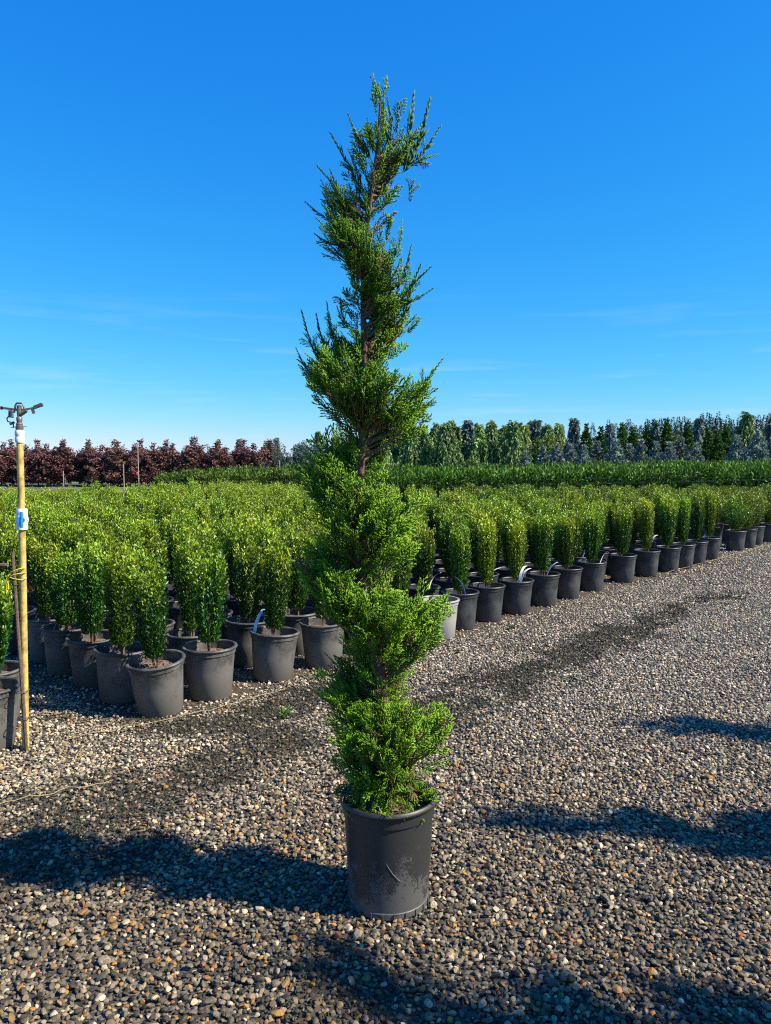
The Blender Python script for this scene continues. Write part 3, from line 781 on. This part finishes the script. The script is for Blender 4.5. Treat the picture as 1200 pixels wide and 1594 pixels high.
scr = MB().tube([(.136 * math.sin(a) * 1.0, -.137 * math.cos(a) * 1.0, z) for a, z in [(-.10, .205), (-.02, .18), (.10, .155), (.22, .137), (.30, .13)]], [.0004, .0009, .0011, .0009, .0004], 5).mesh('scuff_ridge', plain('pale_scuff', (.16, .16, .155), .6, .4, 0, .2, 80, 0))

jun = thing('spiral_juniper', 'tall spiral juniper in black plastic pot standing on the gravel', 'tree', (.01, JD, .005), group='potted spiral junipers')
t = obj('pot', jp, jun); obj('rim', jr, t); obj('scuff_ridge', scr, t)
for k in range(22):
    a = 2 * math.pi * k / 22; obj('foot', jf, t, (.131 * math.cos(a), .131 * math.sin(a), .011), (0, 0, a))
obj('soil', js, jun); tr = obj('trunk', jt, jun); obj('branches', jb, tr); obj('crown', jun_me, jun)
for (x, y, rz, lab) in [(2.45, 1.45, 1.9, 'spiral juniper off the right edge whose shadow crosses the bottom of the picture'), (3.08, 2.36, 3.4, 'spiral juniper off the right edge whose shadow points at the black pot'), (4.02, 3.36, 5.0, 'spiral juniper off the right edge casting the farthest of the shadows')]:
    c = copy_tree(jun); c.location = (x + .3, y - .06, .005); c.rotation_euler = (0, 0, rz); c.scale = (1.3, 1.3, 1.1); c['label'] = lab

# ------------------------------------------------------------------ sprinkler pole, rebar, twine, cords
MAT_PIPE = plain('yellow_painted_pipe', (.50, .36, .10), .6, .3, 0, .5, 26, .2)
MAT_WHITE = plain('white_pvc', (.72, .74, .76), .4, .5, 0, .06, 20, 0)
MAT_BLUE = plain('blue_plastic_handle', (.02, .22, .62), .35, .5, 0, .08, 20, 0)
MAT_BRASS = plain('weathered_bronze', (.19, .15, .115), .5, .5, .5, .45, 40, .3)
MAT_REBAR = plain('rusty_rebar', (.13, .085, .065), .85, .3, .1, .4, 50, .4)
MAT_TWINE = plain('yellow_twine', (.72, .58, .04), .7, .3, 0, .15, 90, 0)
MAT_CORD = plain('tan_cord', (.30, .24, .13), .85, .2, 0, .3, 60, 0)
MAT_WIRE = plain('grey_wire', (.09, .09, .09), .6, .4, .3, .2, 60, 0)
PX, PY = -1.78, 3.72
lean = .017
sp = thing('sprinkler_riser', 'yellow pipe with blue valve handle and bronze impact sprinkler on top', 'sprinkler', (PX, PY, .0), (0, lean, 0))
obj('pipe', MB().tube([(0, 0, .0), (0, 0, 1.10)], .0165, 16).mesh('pipe', MAT_PIPE), sp)
obj('pipe', MB().tube([(0, 0, 1.19), (-.004, 0, 1.522)], .0155, 16).mesh('pipe', MAT_PIPE), sp)
vb = MB().lathe([(.0, 1.095), (.026, 1.095), (.027, 1.10), (.027, 1.118), (.0265, 1.120), (.0265, 1.126), (.031, 1.145), (.0265, 1.165), (.0265, 1.170), (.027, 1.172), (.027, 1.19), (.025, 1.197), (0, 1.197)], 20)
vb.tube([(0, 0, 1.145), (.014, -.03, 1.145)], .015, 12)
vbo = obj('valve_body', vb.mesh('valve_body', MAT_WHITE), sp)
hd = MB().tube([(.012, -.03, 1.145), (.0165, -.046, 1.145)], .0165, 14); hd.tube([(.0175, -.042, 1.107), (.0165, -.04, 1.145), (.0175, -.042, 1.184)], [.0075, .009, .0075], 10)
obj('valve_handle', hd.mesh('valve_handle', MAT_BLUE), vbo)
obj('coupling', MB().lathe([(0, 1.515), (.0205, 1.515), (.0215, 1.52), (.0215, 1.538), (.0205, 1.54), (.0205, 1.548), (.0215, 1.55), (.0215, 1.568), (.018, 1.575), (0, 1.575)], 20, (-.004, 0, 0)).mesh('coupling', MAT_WHITE), sp)
sh = obj('sprinkler_head', MB().lathe([(0, 1.572), (.016, 1.572), (.0175, 1.58), (.0175, 1.594), (.0145, 1.597), (.0155, 1.605), (.0115, 1.610), (.0135, 1.622), (.0135, 1.634), (.009, 1.64), (.011, 1.66), (.011, 1.69), (.006, 1.694), (0, 1.694)], 18, (-.004, 0, 0)).mesh('sprinkler_head', MAT_BRASS), sp)
obj('bridge', MB().tube([(-.028, 0, 1.657), (-.022, 0, 1.692), (-.016, 0, 1.703), (.010, 0, 1.703), (.017, 0, 1.692), (.026, 0, 1.655)], .0045, 8).mesh('bridge', MAT_BRASS), sh)
obj('nozzle', MB().tube([(-.004, 0, 1.645), (.018, -.004, 1.657), (.036, -.006, 1.668)], [.0095, .0085, .0068], 12).mesh('nozzle', MAT_BRASS), sh)
am = MB()
for c, s, a in [((-.05, 0, 1.675), (.075, .012, .011), .12), ((.0, 0, 1.672), (.05, .01, .01), 0), ((.046, .002, 1.678), (.045, .01, .008), -.2), ((.062, .002, 1.666), (.012, .01, .022), -.3), ((.083, .002, 1.690), (.036, .012, .016), -.35)]:
    am.box(c, s, Matrix.Rotation(a, 3, 'Y'))
am.tube([(-.088, -.006, 1.679), (-.088, .006, 1.679)], .0085, 12); am.tube([(.1, -.005, 1.6965), (.1, .009, 1.6965)], .0095, 12)
obj('drive_arm', am.mesh('drive_arm', MAT_BRASS), sh)
obj('spring', MB().tube([(-.044 + .011 * math.cos(k * .7), .011 * math.sin(k * .7), 1.634 + k * .00062) for k in range(54)], .0021, 5).mesh('spring', MAT_WIRE), sh)
tp = MB().tube([(-.055, 0, 1.64), (-.064, 0, 1.628), (-.06, 0, 1.615), (-.045, 0, 1.612), (-.034, 0, 1.605), (-.032, 0, 1.585)], .0032, 6); tp.tube([(-.046, .0, 1.587), (.03, .0, 1.592)], .0016, 5); tp.tube([(-.05, 0, 1.602), (-.03, .004, 1.612)], .006, 8)
obj('trip_lever', tp.mesh('trip_lever', MAT_WIRE), sh)

def rebar(name, label, p0, p1, r=.0085):
    p0, p1 = Vector(p0), Vector(p1); L_ = (p1 - p0).length; mb = MB(); nseg = int(L_ / .009)
    mb.tube([p0 + (p1 - p0) * (k / nseg) for k in range(nseg + 1)], [r * (1.16 if k % 2 else .93) for k in range(nseg + 1)], 8)
    return tag(obj(name, mb.mesh(name, MAT_REBAR)), label, 'rebar')
rebar('rebar_stake', 'rusty ribbed rebar stake tied against the yellow sprinkler pole', (PX + .018, PY - .028, .0), (PX - .024, PY - .016, .985))
rebar('rebar_rod', 'short dark rebar rod poking in level from the left edge', (-2.25, 3.86, .905), (-1.905, 3.86, .90), .011)
tw = MB()
for z0, dz, r_ in [(.875, .012, .04), (.868, -.012, .041), (.89, .02, .039)]:
    tw.tube([(PX - .008 + r_ * 1.0 * math.cos(a), PY - .01 + r_ * .85 * math.sin(a), z0 + dz * math.cos(a + .5)) for a in np.linspace(0, 6.28, 20)], .0022, 5)
tw.tube([(PX - .045, PY - .03, .875), (PX - .05, PY - .036, .85), (PX - .046, PY - .04, .82), (PX - .048, PY - .04, .79)], .003, 5); tw.tube([(PX - .045, PY - .03, .875), (PX - .038, PY - .04, .85), (PX - .04, PY - .04, .81)], .0025, 5)
tag(obj('twine', tw.mesh('twine', MAT_TWINE)), 'bright yellow twine tying the rebar stake to the sprinkler pole', 'twine')
wi = MB()
for z0, cx in [(.30, .0), (.165, .003), (.172, .003)]:
    wi.tube([(PX + cx + .031 * math.cos(a), PY - .012 + .036 * math.sin(a), z0 + .006 * math.cos(a)) for a in np.linspace(0, 6.28, 18)], .0017, 5)
tag(obj('tie_wire', wi.mesh('tie_wire', MAT_WIRE)), 'thin grey wire bound low round the sprinkler pole and rebar', 'wire')
def cord(label, pts):
    pts = [Vector(p) for p in pts]; path = []
    for k in range(len(pts) - 1):
        for e in range(8): path.append(pts[k].lerp(pts[k + 1], e / 8) + Vector((random.gauss(0, .008), random.gauss(0, .008), random.uniform(-.006, .003))))
    path.append(pts[-1]); return tag(obj('ground_cord', MB().tube(path, .0022, 5).mesh('ground_cord', MAT_CORD)), label, 'cord')
cord('tan cord lying along the left aisle edge of the pot block', [(-2.6, 5.1, .02), (-2.1, 4.62, .02), (-1.62, 4.2, .02), (-1.42, 4.02, .02)])
cord('tan cord lying in front of the near corner pots', [(-1.62, 3.82, .022), (-1.3, 4.03, .024), (-.95, 4.30, .024), (-.62, 4.66, .022)])
cord('tan cord crossing pale gravel left of the black pot', [(-1.75, 2.95, .03), (-1.45, 3.15, .03), (-1.2, 3.30, .028)])
cord('tan cord at the foot of the sprinkler pole', [(-1.72, 4.0, .024), (-1.58, 3.82, .024), (-1.45, 3.6, .024), (-1.47, 3.5, .022)])
cord('tan cord along the gravel edge of the far globe shrub pots', [(3.4, 9.3, .03), (4.8, 10.85, .03), (6.4, 12.55, .03)])
# little weeds
def weed(x, y, s, label):
    g = np.random.default_rng(int(abs(x) * 1000)); n_ = 46; a = g.uniform(0, 6.28, n_); el = g.uniform(.2, 1.3, n_)
    D = np.stack([np.cos(a) * np.cos(el), np.sin(a) * np.cos(el), np.sin(el)], 1); P = D * g.uniform(0, s * .6, n_)[:, None]
    V, F, c = leaf_quads(P, D, unit(np.cross(D, g.normal(0, 1, (n_, 3)))), g.uniform(.4, .8, n_) * s, g.uniform(.12, .25, n_) * s, np.array([.07, .15, .02]) * g.uniform(.7, 1.3, (n_, 1)))
    tag(obj('weed', np_mesh('weed', V, F, MAT_SHRUB, c), None, (x, y, .01)), label, 'weed')
weed(-.42, 4.93, .07, 'small bright weed in gravel left of the spiral juniper')
weed(-.56, 4.2, .05, 'tiny green weed in the gravel nearer the black pot')
weed(1.05, 6.35, .04, 'tiny weed at the foot of the dark pots')

# ------------------------------------------------------------------ hedges behind the field
def hedge_mesh(x0, x1, y0, y1, h0, h1, seed, dark, mid, tip, leaf=.085, dens=420, stripe=.33):
    g = np.random.default_rng(seed); L_ = x1 - x0; D_ = y1 - y0
    P, Nn = [], []
    ph = g.normal(0, .045, int(L_ / stripe) + 3)
    def hh(x):
        u_ = (x - x0) / stripe; return h0 + (h1 - h0) * (x - x0) / L_ + ph[np.clip(u_.astype(int), 0, len(ph) - 1)] - .10 * np.abs(2 * (u_ % 1) - 1) ** 3
    nf = int(L_ * 1.0 * dens); x = g.uniform(x0, x1, nf); u = g.uniform(.1, 1, nf)
    bulge = .17 * np.abs(np.sin(math.pi * (x - x0) / stripe)) ** .6
    P.append(np.stack([x, y0 - bulge + .1 + g.uniform(-.02, .16, nf), u * hh(x)], 1)); Nn.append(np.tile([0, -1, .3], (nf, 1)))
    nt = int(L_ * D_ * dens * .8); x = g.uniform(x0, x1, nt); y = g.uniform(y0, y1, nt)
    top = hh(x) + .05 * np.sin(x * 2 * math.pi / stripe) * np.sin(y * 2 * math.pi / .4) + g.uniform(-.06, .03, nt) + .05 * (g.random(nt) < .06)
    P.append(np.stack([x, y, top], 1)); Nn.append(np.tile([0, -.2, 1], (nt, 1)))
    for xe, sg in ((x0, -1), (x1, 1)):
        ne = int(D_ * dens); y = g.uniform(y0, y1, ne); P.append(np.stack([xe + g.uniform(-.05, .05, ne), y, g.uniform(.1, 1, ne) * hh(np.full(ne, xe))], 1)); Nn.append(np.tile([sg, 0, .3], (ne, 1)))
    P = np.concatenate(P); Nn = np.concatenate(Nn).astype(float); n_ = len(P)
    D = unit(Nn * .6 + np.array([0, 0, .6]) + g.normal(0, .5, (n_, 3))); S = unit(np.cross(D, g.normal(0, 1, (n_, 3))))
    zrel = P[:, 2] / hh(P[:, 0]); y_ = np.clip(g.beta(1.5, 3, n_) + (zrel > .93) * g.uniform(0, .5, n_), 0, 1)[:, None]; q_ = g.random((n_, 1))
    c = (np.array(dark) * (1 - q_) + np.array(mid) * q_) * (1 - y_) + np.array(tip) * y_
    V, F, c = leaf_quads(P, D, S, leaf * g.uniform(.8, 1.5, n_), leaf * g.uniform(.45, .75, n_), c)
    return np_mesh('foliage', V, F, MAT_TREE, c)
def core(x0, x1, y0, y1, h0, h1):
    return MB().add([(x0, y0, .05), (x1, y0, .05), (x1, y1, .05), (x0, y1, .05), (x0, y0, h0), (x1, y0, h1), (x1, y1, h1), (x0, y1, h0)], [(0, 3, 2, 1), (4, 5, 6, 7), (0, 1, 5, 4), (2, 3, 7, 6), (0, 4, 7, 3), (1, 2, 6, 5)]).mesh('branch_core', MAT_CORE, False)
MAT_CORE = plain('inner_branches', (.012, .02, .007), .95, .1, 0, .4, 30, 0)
def hedge(label, x0, x1, y0, y1, h0, h1, seed, tone=1.0, dens=420):
    t = thing('hedge', label, 'hedge', ((x0 + x1) / 2, y0, 0)); ox = (x0 + x1) / 2
    d, m_, tp_ = [np.array(c) * tone for c in ((.022, .065, .012), (.05, .125, .016), (.13, .23, .02))]
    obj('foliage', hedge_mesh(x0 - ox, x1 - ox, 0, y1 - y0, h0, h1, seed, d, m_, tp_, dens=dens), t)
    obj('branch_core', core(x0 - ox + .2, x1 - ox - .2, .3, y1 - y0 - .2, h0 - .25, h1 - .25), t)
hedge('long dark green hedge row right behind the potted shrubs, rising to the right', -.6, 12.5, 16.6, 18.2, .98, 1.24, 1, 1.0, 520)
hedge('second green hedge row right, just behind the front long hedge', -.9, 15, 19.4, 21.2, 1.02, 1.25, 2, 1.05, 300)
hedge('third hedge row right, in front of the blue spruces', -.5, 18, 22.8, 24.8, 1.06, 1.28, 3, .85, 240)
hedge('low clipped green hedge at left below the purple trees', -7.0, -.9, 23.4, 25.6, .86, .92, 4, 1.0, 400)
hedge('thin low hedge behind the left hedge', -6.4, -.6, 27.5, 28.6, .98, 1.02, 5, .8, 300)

# ------------------------------------------------------------------ distant trees
def cloud(P, D, S, L, W, C, name='crown'):
    V, F, c = leaf_quads(P, D, S, L, W, C); return np_mesh(name, V, F, MAT_TREE, c)
def colmix(g, n_, *cols):
    w = g.dirichlet(np.ones(len(cols)) * .6, n_); return w @ np.array(cols) * g.uniform(.75, 1.25, (n_, 1))
def trunk_mesh(h, r): return MB().tube([(0, 0, -.02), (.02, .01, h * .5), (0, .02, h)], [r, r * .7, r * .2], 8).mesh('trunk', MAT_TRUNK)
def purple_tree(seed):
    g = np.random.default_rng(seed); n_ = 4200
    br = 44; ba = np.arange(br) * 2.4 + g.normal(0, .4, br); bz = np.linspace(.08, 1.72, br); bl = (.74 - .26 * bz) * g.uniform(.75, 1.2, br)
    k = g.choice(br, n_, p=bl / bl.sum()); t = g.uniform(.1, 1, n_) ** .7
    P = np.stack([np.cos(ba[k]) * bl[k] * t, np.sin(ba[k]) * bl[k] * t, bz[k] + bl[k] * t * .55], 1) + g.normal(0, .055, (n_, 3))
    m_ = g.random(n_) < .03; P[m_] = np.stack([g.normal(0, .04, m_.sum()), g.normal(0, .04, m_.sum()), g.uniform(1.6, 2.3, m_.sum())], 1)
    D = unit(g.normal(0, 1, (n_, 3)) + np.array([0, 0, -.1])); S = unit(np.cross(D, g.normal(0, 1, (n_, 3))))
    return cloud(P, D, S, g.uniform(.07, .13, n_), g.uniform(.045, .08, n_), colmix(g, n_, (.07, .034, .034), (.16, .074, .066), (.25, .13, .105), (.13, .066, .066)))
def weeping(seed, H_, R_, strands, green=0.0):
    g = np.random.default_rng(seed); P, D, L, W = [], [], [], []
    for s in range(strands):
        u = g.uniform(.3, 1) ** .8; zs = u * H_; a = g.uniform(0, 6.28); r_ = R_ * g.uniform(.35, 1) * (1 - .85 * max(0, (u - .6) / .4)); hang = zs * g.uniform(.35, .95)
        m_ = 28; t = np.linspace(0, 1, m_); out = 1 - np.exp(-t * 6); zz_ = zs + .10 * np.sin(np.clip(t * 5, 0, math.pi)) * (.4 + u) - hang * np.clip(t - .08, 0, 1) ** 1.15
        wv_ = .05 * np.sin(t * g.uniform(3, 8) + s)
        P.append(np.stack([math.cos(a) * r_ * out + wv_, math.sin(a) * r_ * out + wv_, np.maximum(zz_, .05)], 1) + g.normal(0, .02, (m_, 3)))
        D.append(unit(np.stack([math.cos(a) * np.exp(-t * 5), math.sin(a) * np.exp(-t * 5), -.15 - out], 1) + g.normal(0, .3, (m_, 3)))); L.append(g.uniform(.13, .24, m_)); W.append(g.uniform(.045, .085, m_))
    P, D, L, W = map(np.concatenate, (P, D, L, W)); n_ = len(P); S = unit(np.cross(D, g.normal(0, 1, (n_, 3))))
    cols = [(.10, .15, .15), (.18, .25, .24), (.30, .36, .33), (.05, .08, .07)] if green < .5 else [(.03, .08, .02), (.11, .22, .055), (.22, .35, .11), (.34, .40, .15)]
    return cloud(P, D, S, L, W, colmix(g, n_, *cols))
def conifer(seed, H_, R_, cols, tiers=14, n_=2400, droop=.1, leafl=.11, power=1.0):
    g = np.random.default_rng(seed); nb = tiers * 7; bz = np.linspace(.06, .93, nb) * H_ + g.normal(0, .03, nb); ba = np.arange(nb) * 2.4 + g.normal(0, .3, nb); bl = R_ * (1 - bz / H_) ** power * g.uniform(.72, 1.15, nb) + .03
    k = g.choice(nb, n_, p=bl / bl.sum()); t = g.uniform(.15, 1, n_) ** .7; side = g.normal(0, .16, n_) * bl[k] * (1.1 - t * .5)
    P = np.stack([np.cos(ba[k]) * bl[k] * t - np.sin(ba[k]) * side, np.sin(ba[k]) * bl[k] * t + np.cos(ba[k]) * side, bz[k] - droop * bl[k] * t + .25 * bl[k] * t ** 3 + g.normal(0, .015, n_)], 1)
    m_ = g.random(n_) < .035; P[m_] = np.stack([g.normal(0, .03, m_.sum()), g.normal(0, .03, m_.sum()), H_ * g.uniform(.84, 1.04, m_.sum())], 1)
    D = unit(np.stack([np.cos(ba[k]), np.sin(ba[k]), .35 * np.ones(n_)], 1) + g.normal(0, .5, (n_, 3))); S = unit(np.cross(D, g.normal(0, 1, (n_, 3))))
    return cloud(P, D, S, leafl * g.uniform(.7, 1.3, n_), leafl * g.uniform(.4, .75, n_), colmix(g, n_, *cols))
def bushy(seed, H_, R_, cols, n_=2600, lobes=14):
    g = np.random.default_rng(seed); C = np.stack([g.normal(0, R_ * .5, lobes), g.normal(0, R_ * .5, lobes), g.uniform(.25, .85, lobes) * H_], 1); r_ = g.uniform(.22, .42, lobes) * R_ * 1.1
    k = g.integers(0, lobes, n_); d = unit(g.normal(0, 1, (n_, 3))); P = C[k] + d * r_[k, None] * g.uniform(.7, 1.1, (n_, 1)); D = unit(d + g.normal(0, .5, (n_, 3))); S = unit(np.cross(D, g.normal(0, 1, (n_, 3))))
    return cloud(P, D, S, g.uniform(.07, .13, n_), g.uniform(.03, .06, n_), colmix(g, n_, *cols))

BLUE = [(.13, .18, .19), (.22, .29, .30), (.33, .40, .40), (.08, .12, .125)]
GREEN = [(.03, .09, .012), (.06, .15, .018), (.11, .22, .022), (.015, .05, .01)]
LIME = [(.09, .16, .03), (.16, .22, .04), (.22, .23, .05), (.04, .09, .02)]
TEAL = [(.04, .08, .06), (.07, .12, .09), (.11, .17, .13)]
TR = {'s': trunk_mesh(1.5, .035), 'm': trunk_mesh(2.4, .05)}
def tree(name, label, cat, crown, x, y, s, group, tr='s', rz=None, wide=1.0):
    t = thing(name, label, cat, (x, y, 0), (0, 0, random.uniform(0, 6.28) if rz is None else rz), group, s); obj('trunk', TR[tr], t); c = obj('crown', crown, t); c.scale = (wide, wide, 1); return t
def px2x(px, y): return (px - 600) / 1200 * y
def side_label(k, n_): return ORD[k] if k < 20 else 'far'

pm = [purple_tree(300 + k) for k in range(4)]
for k, (px, top) in enumerate([(-60, 693), (-28, 693), (8, 693), (42, 697), (74, 696), (100, 690), (137, 694), (160, 697), (184, 692), (211, 695), (240, 694), (269, 695), (304, 686), (339, 693), (371, 694), (396, 695), (423, 693)]):
    y = 37 + random.uniform(-.3, .3); h = CAM_H + (710 - top) * y / 1200
    nmw = {0: 'purple leaved tree just beyond the left edge', 1: 'purple leaved tree at the very left edge of the row', 16: 'purple leaved tree at the right end of its row', 12: 'tallest purple leaved tree of the row, sixth from its right end'}
    tree('purple_tree', nmw.get(k, f'purple leaved young tree, {ORD[16 - k]} from the right end of the row'.replace('first from', 'at')), 'tree', pm[k % 4], px2x(px, y), y, h / 2.15, 'purple leaved trees in a row', 's', wide=1.42)
for k in range(12):
    y = 38.4; tree('purple_tree', 'purple leaved young tree in the second row, mostly hidden behind the front row', 'tree', pm[(k + 2) % 4], px2x(-20 + k * 40, y), y, .98, 'purple leaved trees in the back row', 's', wide=1.4)
STK = plain('bleached_stake', (.30, .27, .22), .8, .3, 0, .2, 20, 0)
for k, (px, t0, y, lab, head) in enumerate([(193, 722, 33, 'pale stake before the purple trees, left of the riser with the red valve', 0), (216, 690, 32, 'thin riser pole with a red valve standing before the purple trees', 1), (99, 733, 35, 'short pale stake under the purple trees left of the others', 0), (436, 717, 34, 'pale stake at the right end of the purple trees', 0)]):
    h = CAM_H + (710 - t0) * y / 1200
    t = thing('stake', lab, 'stake', (px2x(px, y), y, 0), (0, random.gauss(0, .01), 0)); obj('shaft', MB().tube([(0, 0, 0), (0, 0, h)], .022, 8).mesh('shaft', STK), t)
    if head:
        red = plain('red_plastic', (.6, .02, .03), .4, .5, 0, .1, 20, 0)
        obj('valve', MB().lathe([(0, h * .33), (.03, h * .33), (.045, h * .34), (.045, h * .38), (.03, h * .40), (0, h * .40)], 10, (-.06, -.03, 0)).mesh('valve', red), t)

wv = [weeping(400, 3.0, .85, 170, 1), weeping(401, 3.0, .7, 130, 1), weeping(402, 3.0, .95, 190, 1), weeping(403, 3.0, .50, 170), weeping(404, 3.0, .34, 120)]
tops = [672, 668, 664, 668, 662, 667, 660, 665, 655, 664, 661, 666, 657, 663, 655, 662, 664]
for k in range(17):
    px = 588 + k * 17.5; y = 36 + (k % 3) * .8 + (k % 2) * .5; h = CAM_H + (710 - tops[k]) * y / 1200
    lab = 'weeping conifer at the left end of the weeping row, beside the spiral juniper' if k == 0 else 'weeping conifer at the right end of the close weeping row' if k == 16 else f'weeping green conifer, {ORD[k]} from the left end of the close row'
    tree('weeping_conifer', lab, 'tree', wv[k % 3] if k not in (8, 14) else wv[3], px2x(px, y), y, h / 3.0, 'weeping conifers in a close row', 'm', wide=1.15)
for k in range(14):
    y = 39.5; tree('weeping_conifer', 'weeping conifer in the second row, partly hidden behind the close row', 'tree', wv[(k + 1) % 3], px2x(596 + k * 21, y), y, (CAM_H + (46 + 4 * (k % 3)) * y / 1200) / 3.0, 'weeping conifers in the back row', 'm')
for k, (px, top, y, v, lab) in enumerate([(892, 652, 33, 3, 'blue grey weeping cedar standing alone right of the weeping row'), (948, 660, 34, 3, 'blue grey weeping cedar behind the left blue spruces'), (1019, 654, 33, 4, 'narrow blue grey weeping column in the middle of the right trees'), (1085, 652, 33, 3, 'shaggy blue grey weeping cedar above the right blue spruces'), (1138, 670, 34, 4, 'slim weeping column left of the biggest weeping cedar'), (1160, 643, 32, 2, 'biggest weeping cedar with broad arching top at right'), (1200, 648, 33, 3, 'dark weeping cedar cut by the right edge'),
                                     (373, 684, 41, 3, 'domed weeping cedar behind the purple trees'), (416, 687, 42, 2, 'low domed weeping conifer behind the right purple trees'), (431, 682, 41, 3, 'tall domed weeping cedar by the end of purple trees'), (495, 672, 38, 3, 'grey weeping cedar just left of the spiral juniper'), (523, 679, 38, 0, 'weeping conifer partly behind the spiral juniper crown')]):
    h = CAM_H + (710 - top) * y / 1200; m_ = wv[v]
    tree('weeping_cedar', lab, 'tree', m_, px2x(px, y), y, h / 3.0, 'free standing weeping cedars', 'm')
bs = [conifer(500 + k, 1.8, .72, BLUE, 8, 2800, .05, .11, .95) for k in range(3)]
for k, (px, top, y) in enumerate([(818, 704, 27.5), (846, 697, 28), (866, 695, 27.6), (887, 694, 28), (908, 695, 27.5), (929, 690, 28), (958, 687, 27.6), (978, 693, 28), (997, 688, 27.5), (1020, 691, 28), (1040, 690, 27.5), (1058, 684, 28), (1082, 693, 27.4)]):
    h = CAM_H + (710 - top) * y / 1200
    tree('blue_spruce', f'low silver blue spruce, {ORD[k]} from the left of the spruce row', 'tree', bs[k % 3], px2x(px, y), y, h / 1.82, 'low blue spruces in a row', 's')
for k, (px, top, y, lab) in enumerate([(1146, 682, 27, 'larger blue spruce left of the two at the right edge'), (1178, 672, 27, 'largest blue spruce near the right edge'), (1212, 680, 27, 'blue spruce cut by the right edge')]):
    h = CAM_H + (710 - top) * y / 1200; tree('blue_spruce', lab, 'tree', bs[k % 3], px2x(px, y), y, h / 1.82, 'large blue spruces at the right', 's')
ar = [conifer(600 + k, 2.8, .5, GREEN, 16, 3000, .0, .13, .85) for k in range(3)]; lm = [bushy(620 + k, 2.4, .8, LIME) for k in range(2)]; te = [bushy(640 + k, 2.3, .8, TEAL, 3200, 22) for k in range(2)]
for k, (px, top, y) in enumerate([(911, 663, 32), (934, 668, 32), (967, 662, 33), (983, 668, 32), (1005, 666, 33), (1036, 655, 32.5), (1069, 661, 32), (1100, 668, 31), (1128, 664, 31), (1115, 672, 30), (1156, 656, 33)]):
    h = CAM_H + (710 - top) * y / 1200
    tree('green_conifer', f'upright dark green conifer, {ORD[k]} of those rising behind the blue spruces', 'tree', ar[k % 3], px2x(px, y), y, h / 2.85, 'upright green conifers behind the spruces', 'm')
for k, (px, top, y, lab) in enumerate([(874, 672, 35, 'yellow green shrubby tree at the right end of the weeping row'), (925, 672, 35, 'yellow green shrubby tree between weeping cedars'), (990, 668, 36, 'yellow green shrubby tree behind the middle spruces'), (1058, 664, 36, 'yellow green shrubby tree left of the shaggy weeping cedar'), (1112, 664, 36, 'yellow green shrubby tree below the far forest'), (1185, 664, 36, 'yellow green shrubby tree near the right edge')]):
    h = CAM_H + (710 - top) * y / 1200; tree('yellow_green_tree', lab, 'tree', lm[k % 2], px2x(px, y), y, h / 2.35, 'yellow green shrubby trees', 's')
for k, (px, top, lab) in enumerate([(447, 694, 'blue green clumped conifer right of the last purple tree'), (468, 689, 'largest blue green clumped conifer left of the spiral juniper'), (515, 696, 'blue green clumped conifer behind the spiral juniper foliage'), (555, 690, 'blue green clumped conifer hidden behind the juniper trunk')]):
    y = 36; h = CAM_H + (710 - top) * y / 1200; tree('clumped_conifer', lab, 'tree', te[k % 2], px2x(px, y), y, h / 2.1, 'blue green clumped conifers', 's')

# far woods: one dark mass on the skyline
g = np.random.default_rng(77); PP, DD, SS_, LL, WW, CC = [], [], [], [], [], []
def fir(x, y, H_):
    n_ = 1000; z = 1.0 - g.uniform(0, 1, n_) ** .75; r_ = np.clip(1.02 - z, 0, 1) * H_ * .21 * g.uniform(.4, 1.15, n_); a = g.uniform(0, 6.28, n_)
    P = np.stack([x + np.cos(a) * r_, y + np.sin(a) * r_, z * H_], 1); PP.append(P); D = unit(np.stack([np.cos(a), np.sin(a), -.15 * np.ones(n_)], 1) + g.normal(0, .3, (n_, 3)))
    DD.append(D); SS_.append(unit(np.cross(D, g.normal(0, 1, (n_, 3))))); LL.append((1.6 - z) * H_ * .05 * g.uniform(.6, 1.3, n_)); WW.append((1.6 - z) * H_ * .028 * g.uniform(.6, 1.3, n_)); CC.append(colmix(g, n_, (.02, .038, .034), (.035, .06, .05), (.05, .08, .065)))
for px, top in [(921, 657), (945, 653), (957, 658), (965, 660)]: y = 200; fir(px2x(px, y), y, CAM_H + (710 - top) * y / 1200)
for k in range(64):
    px = 962 + k * 5.2 + g.normal(0, 1.5); y = 205 + g.uniform(-8, 14); fir(px2x(px, y), y, CAM_H + (710 - (659 - 11 * min(1, k / 25) + g.normal(0, 3.6))) * y / 1200)
for k in range(40):
    px = 600 + k * 9; y = 240; fir(px2x(px, y), y, CAM_H + 18 * y / 1200 * g.uniform(.8, 1.1))
for k in range(60):
    px = -80 + k * 11; y = 260; fir(px2x(px, y), y, CAM_H + 6 * y / 1200 * g.uniform(.5, 1.3))
o = obj('far_woods', cloud(*map(np.concatenate, (PP, DD, SS_, LL, WW, CC)), 'far_woods')); o['kind'] = 'stuff'; tag(o, 'dark fir forest along the skyline behind the nursery trees', 'forest')
print('objects', len(bpy.data.objects))
